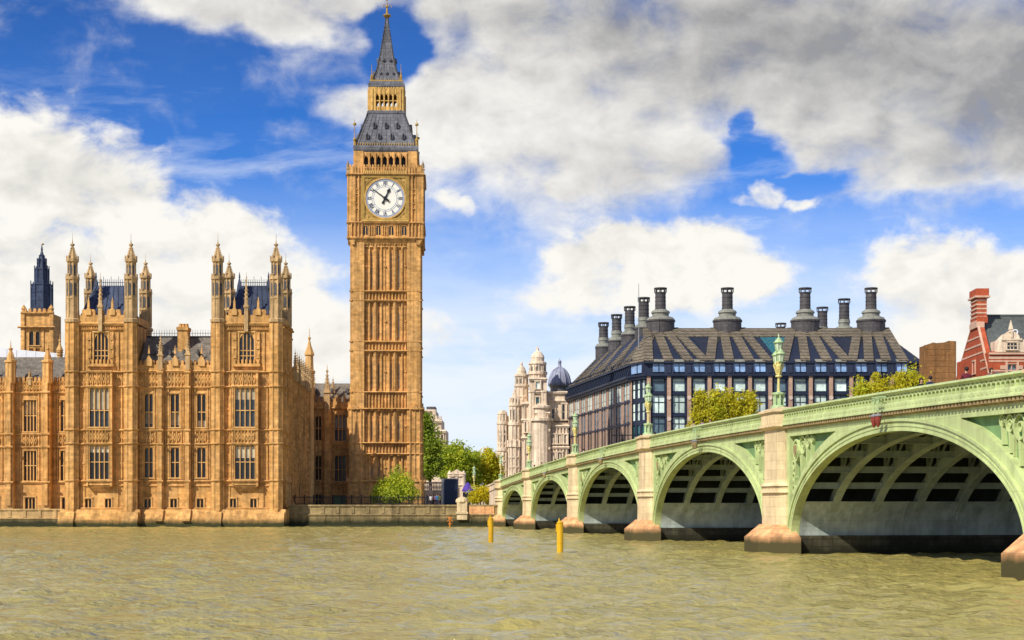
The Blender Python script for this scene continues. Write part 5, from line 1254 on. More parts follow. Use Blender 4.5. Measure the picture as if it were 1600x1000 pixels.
        m = MB(Fr((X(px, Y), Y))); m.lathe(0, 0, [(zb + 3, 1.16), (z1 - 1.0, 1.10)], 16); m.lathe(0, 0, [(z1 - .25, 1.32), (z1 - .22, 1.38), (z1, 1.38)], 16); m.lathe(0, 0, [(z1 - 1.05, 1.2), (z1 - .95, 1.22)], 16)
        for i in range(8): a = i * math.pi / 4 + .2; m.lathe(math.cos(a) * 1.22, math.sin(a) * 1.22, [(z1 - .98, .12), (z1 - .24, .12)], 5)
        n = int((z1 - zb - 5) / .8)
        for i in range(n): z = zb + 4.8 + i * .8; m.lathe(0, 0, [(z, 1.19), (z + .08, 1.19)], 16)
        m.obj('chimney_stack', 'ph_chimney', o)
    for px, Y, yt, bg in ((1032, 338, 450, 1), (1136.5, 338, 450, 1), (1258, 338, 450, 1), (1361, 338, 450, 1), (1006, 352, 465, 0), (984, 366, 479, 0), (963.5, 379, 491.5, 0), (943, 394, 504, 0), (1319, 356, 467, 0), (1285, 371, 480, 0), (1220, 397, 505, 0)): chimney(px, Y, yt, bg)
    m = MB(Fr(Y=330)); m.lathe(998, 0, [(560, .16), (500, .12), (443, .05)], 6); m.obj('mast', 'grey_metal', P)
build_office()

# ---------------------------------------------------------------- ornate pale stone offices beyond the bridge
def build_ornate():
    Y0 = 392; F = Fr(Y=Y0); k = Y0 / FPX
    P = thing('ornate_offices', 'ornate cream stone building with domed corner towers and a small lead dome', 'building', WP(835, 780, Y0))
    m = MB(F)
    def block(a, b, t, d0, d1, cor=(), rb=0, w=800):
        m.box(a, b, t, w, d0, d1)
        for y in cor: string(m, a - 1, b + 1, y, 4, d1, .7)
        if rb: ribs(m, a + 1, b - 1, t + 4, w, rb, d1, .35, .4)
    block(843, 893, 612, -40, 1.0, (612, 625, 668, 700), 0); block(815, 850, 628, -30, 2.0, (630, 655, 683), 5)
    block(836, 858, 645, -10, 4.0, (645, 672, 700), 4); block(855, 888, 665, -8, 3.0, (665, 698), 6)
    # curved corner and balcony
    m.lathe(846, 3, [(800, 2.3), (660, 2.3), (659, 2.9), (655, 2.9), (654, 1.9), (640, 1.9), (639, 2.4), (636, 2.4), (632, .6)], 16)
    # main tower
    block(827, 854, 592, -4, 3.2, (592, 612, 640), 0)
    for x in (829, 833, 848, 852): m.lathe(x, 3.5, [(800, .5), (616, .45), (614, .65), (612, .65)], 8)
    m.obj('wall', 'stone_pale', P)
    def tower(px, d, yb, prof, open_y, n, r):
        t = MB(F); t.lathe(px, d, prof, 16); uu = F.cu(px); t.F = Fr(F.o, F.u, F.n)
        for (y0, r0), (y1, r1) in zip(prof[:-1], prof[1:]):
            if abs(y1 - y0) > 7 and r0 > 1:
                for q in range(10):
                    a = q * math.pi / 5 + .15; z0_, z1_ = sorted((F.cz(min(y0, 780)), F.cz(y1))); t.lathe(uu + math.cos(a) * r0 * .99, d + math.sin(a) * r0 * .99, [(z0_, .22), (z1_, .2)], 6)
                if y0 - y1 > 30:
                    for y in range(int(y1) + 14, int(min(y0, 770)), 15): z = F.cz(y); t.lathe(uu, d, [(z - .5, r0), (z - .3, r0 * 1.1), (z, r0 * 1.12), (z + .1, r0)], 16)
        t.F = F
        o = t.obj('tower', 'stone_pale', P); u = F.cu(px); s = MB(Fr(F.o, F.u, F.n))
        for i in range(n):
            a = math.pi / 2 + (i - (n - 1) / 2) * .95; z0, z1 = sorted((F.cz(open_y[0]), F.cz(open_y[1])))
            c_, s_ = math.cos(a), math.sin(a); w = r * .27
            p = [(u + c_ * r - s_ * w, z0, d + s_ * r + c_ * w), (u + c_ * r + s_ * w, z0, d + s_ * r - c_ * w), (u + c_ * r + s_ * w, z1 - w, d + s_ * r - c_ * w), (u + c_ * r, z1, d + s_ * r), (u + c_ * r - s_ * w, z1 - w, d + s_ * r + c_ * w)]
            s.add([(x + c_ * .05, y, z + s_ * .05) for x, y, z in p] + [(x - c_ * .5, y, z - s_ * .5) for x, y, z in p], [(0, 1, 2, 3, 4), (9, 8, 7, 6, 5)] + [(q, (q + 1) % 5, 5 + (q + 1) % 5, 5 + q) for q in range(5)])
        s.obj('tower_opening', 'slate_warm', o)
    R = lambda px: px * k
    tower(840, -.4, 592, [(600, R(13)), (586, R(13)), (585, R(15.5)), (581, R(15.5)), (580, R(12.5)), (570, R(12.5)), (569, R(14.5)), (566, R(14)), (565, R(10.5)), (560, R(10.5)), (559, R(11)), (555, R(9.6)), (551, R(6.5)), (548.5, R(3)), (548, R(2.4)), (545, R(2.2)), (544.5, R(2.8)), (543, R(1)), (540, R(.4))], (580, 571), 5, R(12.5))
    tower(815, -3, 620, [(800, R(10)), (604, R(10)), (603, R(12)), (600, R(12)), (599, R(9.5)), (588, R(9.5)), (587, R(11.5)), (584, R(11.5)), (583, R(8)), (578, R(7.5)), (573, R(5)), (570, R(2)), (566, R(1.6)), (563, R(.4))], (598, 589), 3, R(9.5))
    tower(804, 1, 620, [(800, R(9.5)), (700, R(9.2)), (699, R(11)), (688, R(10)), (687, R(8.5)), (666, R(8.2)), (665, R(10)), (661, R(10)), (660, R(8)), (636, R(8)), (635, R(9.5)), (632, R(9.5)), (631, R(7.5)), (622, R(5)), (612, R(2)), (611, R(2.4)), (608, R(.5))], (656, 640), 3, R(8))
    tower(785, 0, 650, [(800, R(8)), (706, R(8)), (705, R(9.5)), (700, R(9)), (699, R(7.6)), (664, R(7.6)), (663, R(9)), (659, R(9)), (658, R(7)), (648, R(7)), (647, R(8)), (644, R(7)), (641, R(4))], (690, 672), 2, R(7.6))
    m = MB(F); m.box(785, 800, 650, 800, -4, .2); string(m, 783, 801, 660, 4, .2, .5); string(m, 783, 801, 703, 4, .2, .7); m.obj('link_wall', 'stone_pale', P)
    for a, b, t, w, d, am in ((837, 842, 622, 642, 3.2, 'glass_teal'), (837, 843, 598, 609, 3.2, 'glass_pale'), (861, 866, 680, 694, 3.0, 'glass_dark'), (871, 876, 680, 694, 3.0, 'glass_dark'), (861, 866, 708, 724, 3.0, 'glass_dark'), (871, 877, 708, 722, 3.0, 'glass_dark'), (862, 866, 640, 656, 1.0, 'glass_dark'), (820, 823, 660, 676, 2.0, 'glass_dark'), (829, 832, 690, 708, 2.0, 'glass_dark'), (824, 827, 690, 708, 2.0, 'glass_dark'), (824, 827, 660, 676, 2.0, 'glass_dark'), (829, 832, 660, 676, 2.0, 'glass_dark'), (839, 842, 676, 692, 4.0, 'glass_dark'), (844, 847, 676, 692, 4.0, 'glass_dark'), (840, 843, 650, 664, 4.0, 'glass_dark'), (881, 885, 680, 694, 3.0, 'glass_dark'), (854, 858, 632, 650, 1.0, 'glass_dark'), (878, 882, 632, 656, 1.0, 'glass_dark'), (886, 890, 632, 656, 1.0, 'glass_dark'), (849, 853, 678, 692, 4.0, 'glass_dark')):
        window(P, F, a, b, t, w, 1, (.5,), .1, d + .28, True, am, 'stone_pale', sur=.35, proud=.25)
    m = MB(Fr(Y=400)); m.lathe(874.5, 0, [(640, R(15)), (606, R(15.5)), (604, R(17.5)), (602, R(17.5))], 20); m.obj('drum', 'ph_cap', P)
    dm = MB(Fr(Y=400)); prof = [(603 - 29 * math.sin(math.pi / 2 * i / 8), R(17 * math.cos(math.pi / 2 * i / 8) + .8)) for i in range(8)] + [(574, R(3)), (573, R(3.4)), (572, R(2.6)), (566, R(2.5)), (565.5, R(3.2)), (564, R(2.6)), (562, R(.6)), (559, R(.2))]
    dm.lathe(874.5, 0, prof, 20)
    for i in range(12):
        a = i * math.pi / 6; u = (874.5 - 800) / FPX * 400; dm.F = Fr((0, 400)); Fz = Fr(Y=400); dm.tube([(u + math.cos(a) * r, Fz.cz(y), math.sin(a) * r) for y, r in prof[:8]], .16, 5); dm.F = Fz
    dm.obj('dome', 'dome_lead', P, True)
    m = MB(F); m.prism([(868, 660), (893, 660), (893, 612), (872, 606)], -14, -2); m.wedge(866, 893, 660, 625, -8, 1.2, -3); m.obj('roof', 'slate', P)
mat('dome_lead', (.30, .32, .42), .5, .12, .12, .3)
build_ornate()

def build_far_block():
    F = Fr(Y=430)
    P = thing('stone_block', 'distant stepped pale stone block half hidden by the tree beside the clock tower', 'building', WP(675, 785, 430))
    m = MB(F); m.box(655, 680, 640, 800, -20, 0); m.box(668, 690, 655, 800, -18, 1.5); m.box(680, 697, 672, 800, -16, 3); m.box(676, 681, 640, 660, -3, .8)
    for a, b, y, d in ((655, 681, 640, 0), (668, 691, 657, 1.5), (680, 698, 673, 3)): string(m, a, b, y, 4, d, .7)
    merlons(m, 681, 691, 650, 657, 3, 0, 1.4); m.obj('wall', 'stone_pale', P)
    for a, t, d in ((684, 680, 3), (690, 680, 3), (684, 696, 3), (671, 664, 1.5), (660, 650, 0)): window(P, F, a, a + 3, t, t + 9, 1, (), .1, d + .2, False, 'glass_dark', 'stone_pale', sur=.2)
    m = MB(F); m.box(666, 680, 635, 641, -8, -1); m.obj('roof', 'slate', P)
build_far_block()

# ---------------------------------------------------------------- red brick building
def build_brick():
    P = thing('brick_house', 'red brick building with cream bands, tall striped chimney and grey slate roof', 'building', WP(1545, 790, 300))
    F = Fr(Y=300); X = lambda px, Y: (px - 800) / FPX * Y
    g0, g1 = (X(1493, 326), 326), (X(1545, 300), 300); L = math.hypot(g1[0] - g0[0], g1[1] - g0[1]); u = ((g1[0] - g0[0]) / L, (g1[1] - g0[1]) / L)
    FG = Fr(g0, u, (-abs(u[1]), -u[0])); zz = lambda py, Y: H + (HY - py) / FPX * Y
    zt, zs = zz(512, 312), 29.6
    up = L * .56
    m = MB(FG); gable = [(0, 3), (L, 3), (L, 28.2), (up + 3.2, zt), (up - 1.5, zt), (.6, 29), (0, 27)]; m.prism(gable, -1.2, 0); m.prism([(L * .12, 3), (L, 3), (L, 28), (up + 3, zt - .3), (up - 1, zt - .3), (L * .12, 28)], -1.3, -.4)
    m.F = F; m.wall(1545, 1760, 549, 800, [(1574, 1588, 569, 600), (1625, 1639, 569, 600)], 0, .4, .8); m.box(1546, 1760, 550, 800, -22, -.85)
    m.obj('wall', 'brick', P)
    m = MB(FG)
    def half(z):   # gable half-extents at height z
        if z < 27: return 0, L
        f = (z - 28.2) / (zt - 28.2); a = .6 + (up - 1.5 - .6) * max(0, (z - 29) / (zt - 29)); b = L + (up + 3.2 - L) * max(0, f); return max(0, a), b
    for z in (22.4, 24.2, 26.0, 27.6, 29.2, 30.8, 32.4, 34.0, 35.6): a, b = half(z + .2); m.box(a, b, z, z + .34, -.4, .10)
    for (ua, za), (ub, zb) in (((.4, 28.6), (up - 1.5, zt)), ((up + 3.2, zt), (L, 28))): m.bar(ua, za + .1, ub, zb + .1, .28, .28, -.3, .12)
    m.box(up - 2.0, up + 3.6, zt - .4, zt + .7, -1.2, .3)
    m.F = F
    for y, h in ((551, 3), (557, 4), (563, 2.4), (578, 2.4), (590, 2.4)): m.box(1545, 1760, y, y + h, -.1, .06 if y > 552 else .4)
    for x in (1571, 1588.5, 1622, 1639.5): m.box(x, x + 3, 566, 602, 0, .22)
    for x in (1566, 1592, 1617, 1643): m.box(x - 3, x + 6, 571, 577, 0, .18)
    m.obj('stone_band', 'brick_band', P)
    for x in (1574, 1625): window(P, F, x, x + 14, 569, 600, 2, (.33, .66), .4, 0, False, 'glass_blue', 'brick_band', sur=.12, mw=.16)
    for x in (L * .30, L * .62): window(P, FG, x - .8, x + .8, 28.9, 31.2, 2, (), .3, .25, False, 'glass_dark', 'brick_band', sur=.3, proud=.15)
    # chimney
    m = MB(FG); c0, c1 = up - 1.6, up + 3.3; zc = zz(455, 312); m.box(c0, c1, zt + .5, zc - 5.4, -1.9, .2); m.box(c0 + .15, c1 - .15, zc - 5.5, zc, -1.75, .1); m.box(c0 - .2, c1 + .2, zc - 1.4, zc, -2.1, .35)
    ch = m.obj('chimney', 'brick', P)
    m = MB(FG)
    for i in range(6): z = zc - 6.4 + i * .8; m.box(c0 + .1, c1 - .1, z, z + .3, -1.8, .26)
    m.box(c0 - .45, c1 + .45, zc - 1.75, zc - 1.4, -2.3, .6); m.obj('chimney_band', 'brick_band', ch)
    # roof and dormer
    zr, ze = zz(494, 312), 27.9; x0, x1 = g1[0] + 1.0, X(1770, 300)
    m = MB(); m.raw([(x0, 299.6, ze), (x1, 299.6, ze), (x1, 311.5, zr), (x0, 311.5, zr), (x0, 326, ze), (x1, 326, ze)], [(0, 1, 2, 3), (3, 2, 5, 4), (0, 3, 4), (1, 5, 2)]); m.box(x0, x1, zr - .05, zr + .25, -311.7, -311.3); ro = m.obj('roof', 'roof_grey', P)
    for c in (1580, 1668):
        m = MB(F)
        m.box(c - 20, c + 20, 531, 550, -5, .25); m.prism([(c - 25, 550), (c - 22, 540), (c - 14, 532), (c - 12, 524), (c - 5, 518), (c + 5, 518), (c + 12, 524), (c + 14, 532), (c + 22, 540), (c + 25, 550)], -.6, .1); m.box(c - 16, c + 16, 529, 532, 0, .5); m.lathe(c - 1, .1, [(519, .45), (516, .4), (515, .55), (500, .06)], 4, math.pi / 4); m.box(c - 1.6, c + 1.6, 518, 528, 0, .4)
        m.prism([(c - 12, 530), (c + 12, 530), (c, 518)], -6, -.6)
        m.obj('dormer', 'stone_pale', ro)
    window(P, F, 1572.5, 1588, 535.5, 546, 3, (.5,), .1, .45, False, 'glass_dark', 'stone_pale', sur=.25); window(P, F, 1660.5, 1676, 535.5, 546, 3, (.5,), .1, .45, False, 'glass_dark', 'stone_pale', sur=.25)
    m = MB(F); m.ring(F.cu(1597), F.cz(515), .35, .55, -8.5, -4, 14); m.obj('round_dormer', 'tent', ro)
    # plain brown end wall next door
    Q = Fr(Y=296); m = MB(Q); m.prism([(1445, 800), (1494, 800), (1494, 533), (1482, 532.5), (1476, 535), (1463, 536), (1458, 535), (1445, 539.5)], -4, 0); m.box(1444.6, 1446, 539, 800, -.2, .05)
    for y in range(545, 600, 9): m.box(1447, 1492, y, y + .7, 0, .04)
    tag(m.obj('party_wall', 'brown_wall'), 'plain brown windowless wall between the dark office block and the brick building', 'wall')
    R2 = Fr(Y=345); m = MB(R2); m.prism([(1425, 800), (1470, 800), (1470, 570), (1452, 566), (1440, 570), (1425, 576)], -14, 0); string(m, 1425, 1470, 580, 3, 0, .4); o = tag(m.obj('terracotta_block', 'brick'), 'sliver of reddish building seen between the dark block and the brown wall', 'building')
build_brick()

# ---------------------------------------------------------------- river walls and railings
def build_walls():
    F = Fr(Y=248)
    P = thing('embankment_wall', 'long stone river wall with pale parapet and dark slimy foot, between palace and bridge', 'river wall', WP(610, 800, 248))
    m = MB(F); m.box(440, 1180, 804, 850, -2, 0); m.wedge(440, 1180, 820, 850, -1, 1.2, .2)
    for x in range(470, 780, 38): m.box(x, x + .7, 806, 850, 0, .08)
    m.obj('wall', 'embank', P)
    m = MB(F); m.box(440, 1180, 791, 804, -.7, -.05); string(m, 440, 1180, 803, 2.4, -.02, .22); m.box(440, 1180, 788.6, 791.2, -.85, .12); ribs(m, 445, 775, 792, 802, 14, -.05, .1, .5); m.obj('parapet', 'embank', P)
    m = MB(F); m.box(714, 730, 784, 812, -1.2, .4); m.lathe(722, -.4, [(785, 1.0), (783.5, 1.05), (780, .95), (777.5, .6), (776, .2)], 12); m.box(712.5, 731.5, 800, 803, -1.3, .55); m.obj('wall_pier', 'granite', P)
    m = MB(F); m.box(733, 772, 791, 803.5, -.1, .1); m.obj('parapet_panel', 'granite_base', P)
    F2 = Fr(Y=246)
    P = thing('terrace_wall', 'low stone terrace wall at the water below the left palace wing', 'river wall', WP(20, 800, 246))
    m = MB(F2); m.box(-420, 101, 810, 850, -9, .2); m.wedge(-420, 101, 822, 850, -1, 1.3, .3); m.obj('wall', 'embank', P)
    m = MB(F2); m.box(-420, 100, 796.5, 810, -.8, 0); m.box(-420, 100, 795, 797.4, -.9, .14); string(m, -420, 100, 809, 2.4, .02, .3); ribs(m, -140, 98, 798, 808, 10, 0, .1, .5); m.obj('parapet', 'stone_base', P)
    m = MB(F2); m.box(-420, 101, 795.2, 812, -9, -.85); tag(m.obj('terrace_path', 'paving'), kind='structure')
    F3 = Fr(Y=258)
    P = thing('railing', 'dark iron railing along the terrace edge in front of the clock tower', 'railing', WP(570, 788, 258))
    m = MB(F3)
    for y in (776.5, 787): m.box(446, 668, y, y + .9, -.05, .03)
    m.obj('rail', 'iron_black', P)
    m = MB(F3)
    for i in range(150): x = 446 + 222 * i / 149; m.box(x - .16, x + .16, 775, 789, -.03, .02)
    o = tag(m.obj('baluster', 'iron_black', P), kind='stuff')
    m = MB(F3)
    for i in range(16): x = 446 + 222 * i / 15; m.lathe(x, 0, [(790, .09), (775, .09), (774.5, .14), (773, .05)], 6)
    m.obj('railing_post', 'iron_black', P)
build_walls()

# ---------------------------------------------------------------- trees
def tree(name, label, px, Y, ybase, lobes, leaves, mats, seed, trunk_r=.22, lsz=.34, group=None, ground=None, stems=1):
    """lobes: (px, py, rx, rz) of the crown's masses as read off the photo; trunk and limbs reach into each"""
    r = np.random.RandomState(seed); k = Y / FPX; zb = ground if ground is not None else 3.2
    x0 = (px - 800) * k; T = thing(name, label, 'tree' if 'shrub' not in name else 'shrub', (x0, Y, zb), group)
    L = [((a - 800) * k, Y + r.uniform(-.5, .5) * c * k * .6, H + (HY - b) * k, c * k * 1.1, d * k * 1.1) for a, b, c, d in lobes]
    m = MB(); topz = max(l[2] for l in L)
    for s in range(stems):
        bx = x0 + (s - (stems - 1) / 2) * trunk_r * 1.6; z1 = min(l[2] - l[4] * .5 for l in L); z1 = max(z1, zb + .8)
        m.tube([(bx, zb - .1, -Y), (bx + r.uniform(-.2, .2), (zb + z1) / 2, -Y + r.uniform(-.2, .2)), (bx + r.uniform(-.25, .25), z1 + .4, -Y)], trunk_r * 1.15, 8, trunk_r * .75)
    for (lx, ly, lz, rx, rz) in L:
        for _ in range(4):
            e = (lx + r.normal(0, .5) * rx, lz + r.uniform(0, .8) * rz, -ly + r.normal(0, .5) * rx); m.tube([(x0, max(zb + .6, z1 - .3), -Y), ((x0 + e[0]) / 2 + r.normal(0, .2), (z1 + e[1]) / 2 + .2, (-Y + e[2]) / 2), e], trunk_r * .42, 5, .03)
    m.obj('trunk', 'trunk', T)
    tot = sum(l[3] * l[4] for l in L); V, Fc, mi = [], [], []
    for (lx, ly, lz, rx, rz) in L:
        n = int((1.5 if 'olive' in name else 2.3) * leaves * rx * rz / tot); nc = max(6, n // 26)
        for c in range(nc):
            d = r.normal(size=3); d /= np.linalg.norm(d); q = r.uniform(.12, 1.06) ** .55
            if d[2] < -.3: q *= .8
            if r.rand() < .13 and d[2] > -.2: q = r.uniform(1.05, 1.32)
            ctr = np.array([lx + d[0] * rx * q, ly + d[1] * rx * q * .9, lz + d[2] * rz * q]); sp = r.uniform(.10, .22) * (rx + rz) / 2 + .12
            mat_i = 1 if r.rand() < .40 else 0
            for _ in range(26):
                p = ctr + r.normal(size=3) * sp * np.array([1, 1, .75]); a = r.normal(size=3); a /= np.linalg.norm(a); b = np.cross(a, r.normal(size=3)); b /= np.linalg.norm(b); s = lsz * r.uniform(.5, 1.15) * .62
                i = len(V); V += [p - a * s - b * s * .55, p + a * s * .2 - b * s * .75, p + a * s * 1.2, p - a * s * .1 + b * s * .7]; Fc.append((i, i + 1, i + 2, i + 3)); mi.append(mat_i)
    me = bpy.data.meshes.new('crown'); me.from_pydata([tuple(v) for v in V], [], Fc)
    for q in mats: me.materials.append(MAT[q])
    me.polygons.foreach_set('material_index', mi); me.update(); o = bpy.data.objects.new('crown', me); COL.objects.link(o); o.parent = T; o.matrix_parent_inverse = Matrix.Translation(-T.location)
    return T
tree('shrub', 'bright lime green bush in front of the foot of the clock tower', 615, 260, 788, [(602, 768, 16, 17), (622, 760, 18, 20), (640, 772, 13, 13), (590, 778, 9, 8), (614, 778, 20, 9)], 5200, ('leaf_bright', 'leaf_mid'), 1, .10, .26, None, 3.3, 3)
tree('tree', 'tall narrow dark green tree against the right edge of the clock tower', 672, 322, 785, [(668, 672, 10, 20), (673, 700, 13, 22), (668, 735, 11, 18), (680, 725, 11, 16), (664, 655, 6, 11)], 4600, ('leaf_mid', 'leaf_dark'), 2, .35, .42)
tree('tree', 'broad leafy green tree right of the clock tower, behind the pale gateway', 712, 335, 785, [(710, 712, 21, 19), (700, 735, 16, 18), (727, 722, 17, 18), (716, 745, 22, 17), (692, 718, 10, 14), (735, 745, 13, 16)], 7500, ('leaf_mid', 'leaf_bright'), 3, .4, .42)
tree('tree', 'dark green tree in the gap between the broad tree and the golden one', 744, 348, 785, [(742, 722, 9, 13), (746, 745, 12, 18), (738, 758, 10, 12)], 2600, ('leaf_dark', 'leaf_mid'), 4, .3, .4)
tree('tree', 'golden yellow tree left of the ornate cream building', 764, 338, 785, [(764, 722, 13, 17), (772, 738, 10, 14), (757, 740, 11, 15), (766, 752, 13, 10), (778, 745, 6, 12)], 4200, ('leaf_gold', 'leaf_bright'), 5, .3, .38)
tree('tree', 'small weeping yellow-green tree beside the bridge abutment', 752, 262, 788, [(745, 770, 9, 10), (756, 772, 10, 10), (763, 780, 7, 7), (742, 781, 8, 6)], 2600, ('leaf_olive', 'leaf_gold'), 6, .12, .22, None, 3.3)
GB = 'young olive trees growing behind the bridge'
for i, (x, y, w, h, lb) in enumerate(((1096, 640, 12, 24, 'olive tree, leftmost of the row in front of the dark block'), (1119, 637, 14, 23, 'olive tree, second of the row left of the large lamp'), (1143, 638, 14, 24, 'olive tree, third of the row left of the large lamp'), (1168, 639, 13, 25, 'olive tree nearest the large lamp on its left'),
        (1351, 618, 13, 22, 'olive tree, leftmost of the four below the right end of the dark block'), (1378, 615, 14, 24, 'olive tree, second of the four below the right end of the dark block'), (1405, 611, 14, 24, 'olive tree, third of the four below the right end of the dark block'), (1430, 606, 15, 26, 'tallest olive tree, next to the brown windowless wall'))):
    tree('olive_tree', lb, x, 292, 790, [(x, y, w, h), (x - 3, y + h * .9, w, h), (x + 3 - 5 * (i % 3), y - h * .5, w * .5, h * .6), (x - 6 + 4 * (i % 4), y - h * .35, w * .5, h * .5)], 2600, ('leaf_olive', 'leaf_bright' if i % 3 == 1 else 'leaf_olive'), 20 + i, .2, .36, GB)

# ---------------------------------------------------------------- things on the bank
def build_bank():
    F = Fr(Y=292)
    P = thing('gateway', 'small pale gothic stone gatehouse with pinnacles behind the navy hoarding', 'gatehouse', WP(713, 788, 292))
    m = MB(F); m.wall(702, 725, 742, 800, [(709, 718, 762, 800)], 0, .6, 1); m.box(702, 725, 744, 760, -4, -1)
    m.prism([(703, 743), (724, 743), (724, 739), (714, 733), (703, 739)], -3, -.1)
    for x in (702.5, 713.5, 724.5): m.lathe(x, -.2, [(800, .42), (742, .4), (741, .55), (740, .4), (737, .25), (733 if x == 713.5 else 735, .05)], 8)
    string(m, 701, 726, 743, 2, 0, .25); string(m, 701, 726, 757, 2, 0, .2); merlons(m, 703, 724, 739, 743, 6, -.2, .1); m.obj('wall', 'stone_pale', P)
    g = MB(F); g.prism([(709, 800), (718, 800), (718, 766), (713.5, 761), (709, 766)], -.8, -.55); g.obj('gate', 'iron_black', P)
    F = Fr(Y=300); P = thing('balustrade', 'low pale stone balustrade between the clock tower and the navy hoarding', 'balustrade', WP(680, 785, 300))
    m = MB(F); m.box(662, 702, 766, 800, -.4, 0); m.box(661, 703, 753, 755.5, -.5, .1); m.obj('plinth', 'stone_pale', P); m = MB(F)
    for i in range(17): m.lathe(663 + 2.35 * i, -.2, [(766, .1), (761, .15), (757, .08), (755, .12)], 6)
    m.obj('baluster', 'stone_pale', P)
    F = Fr(Y=272); P = thing('hoarding', 'tall navy blue site hoarding with a grey end post on the bank', 'hoarding', WP(703, 788, 272))
    m = MB(F); m.box(694, 715, 749, 792, -3, 0)
    for i in range(5): m.box(696 + i * 4.2, 696.6 + i * 4.2, 750, 791, 0, .05)
    m.obj('panel', 'navy', P); m = MB(F); m.box(690, 694, 748, 792, -3.1, .1); m.box(689.6, 715.5, 747.6, 749, -3.1, .1); m.obj('post', 'grey_metal', P)
    F = Fr(Y=266); P = thing('kiosk', 'small dark kiosk under a purple canopy beside the domed wall pier', 'kiosk', WP(730, 788, 266))
    m = MB(F); m.box(723, 735, 769, 792, -2, 0); m.box(725, 733, 773, 780, 0, .06); m.obj('body', 'iron_black', P)
    m = MB(F); m.lathe(730.5, -.8, [(768, .95), (766, 1.0), (762, .8), (757, .45), (753.5, .08)], 10); m.obj('canopy', 'purple', P)
    # yellow and orange river markers
    def marker(label, px, ybase, ytop, w, mt, nm, grp):
        Y = H * FPX / (ybase - HY); k = Y / FPX; hh = (ybase - ytop) * k; x = (px - 800) * k; r = w * k / 2
        P = thing(nm, label, 'river marker', (x, Y, 0), grp); m = MB(Fr((x, Y)))
        m.lathe(0, 0, [(-.8, r), (hh * .86, r), (hh * .87, r * 1.08), (hh * .89, r * 1.08), (hh * .9, r * .8), (hh * .93, r * .5)], 14); m.lathe(0, 0, [(hh * .30, r * 1.05), (hh * .33, r * 1.05)], 14)
        m.obj('pile', mt, P); m = MB(Fr((x, Y))); m.lathe(-r * .25, 0, [(hh * .9, r * .28), (hh * .99, r * .28), (hh, r * .1)], 8); m.box(-r * 1.3, -r * .7, hh * .62, hh * .84, -r * .3, r * .3); m.obj('topmark', mt, P)
    marker('yellow river pile standing in the water farther out, left of the other yellow one', 767, 848, 805, 8, 'yellow', 'river_pile', 'yellow piles in the river'); marker('larger yellow river pile standing in the water nearer the bridge piers', 875, 865, 810, 10, 'yellow', 'river_pile', 'yellow piles in the river')
    def beacon(label, px, y0, y1):
        Y = 245.6; k = Y / FPX; x = (px - 800) * k; G = Fr((x, Y)); hh = (y0 - y1) * k; P = thing('beacon', label, 'beacon', (x, Y, 0), 'orange beacons at the river wall')
        m = MB(G); m.lathe(0, 0, [(-.5, .13), (hh * .95, .11), (hh, .03)], 8); m.obj('post', 'orange', P); m = MB(G)
        m.bar(-.42, hh * .95, .42, hh * .52, .13, .13, -.08, .08); m.bar(.42, hh * .95, -.42, hh * .52, .13, .13, .0, .14); m.bar(-.3, hh * .3, .3, hh * .3, .12, .12, -.05, .1); m.obj('topmark', 'orange', P)
    beacon('orange beacon at the water below the left palace tower', 137, 827, 813); beacon('orange beacon against the river wall left of the domed wall pier', 703, 823, 806)
    # gantry sign on the bridge
    p = BF.p(201 * BK, 0, -9); z = BT(201 * BK) - 1.2; G = Fr((p[0], p[1])); P = thing('traffic_signal', 'dark signal mast with a long horizontal arm over the bridge road', 'traffic signal', (p[0], p[1], z))
    m = MB(G); m.lathe(0, 0, [(z, .14), (z + 4.7, .08)], 8); m.tube([(-1.3, z + 4.6, 0), (1.7, z + 4.6, 0)], .06, 6); m.obj('mast', 'iron_black', P); m = MB(G); m.box(-.16, .16, z + 3.2, z + 4.1, .05, .3)
    for i in range(3): m.ring(0, z + 3.35 + .3 * i, .06, .11, .3, .42, 10)
    m.obj('signal_head', 'iron_black', P)
    # parked car on the approach
    u = 264 * BK; p = BF.p(u, 0, -2.0); z = BT(u) - 1.2; P = thing('car', 'blue car on the bridge approach above the sloping wall', 'car', (p[0], p[1], z)); a = math.atan2(BU[1], BU[0])
    G = Fr((p[0], p[1]), BU, BF.n); m = MB(G); m.prism([(-2.1, z + .3), (2.1, z + .3), (2.15, z + .75), (1.2, z + .95), (.6, z + 1.45), (-1.1, z + 1.48), (-1.75, z + .98), (-2.15, z + .8)], -.85, .85); m.obj('body', 'car_blue', P)
    m = MB(G); m.prism([(.95, z + 1.0), (.5, z + 1.38), (-1.02, z + 1.40), (-1.5, z + 1.0)], -.87, .87); m.obj('window', 'glass_dark', P)
    for su in (-1.3, 1.3):
        for sd in (-.78, .78): m = MB(G); m.disc(su, z + .32, .32, sd - .1, sd + .1, 16); o = m.obj('wheel', 'rubber', P); m = MB(G); m.disc(su, z + .32, .18, sd - .105, sd + .105, 12); m.obj('rim', 'grey_metal', o)
build_bank()

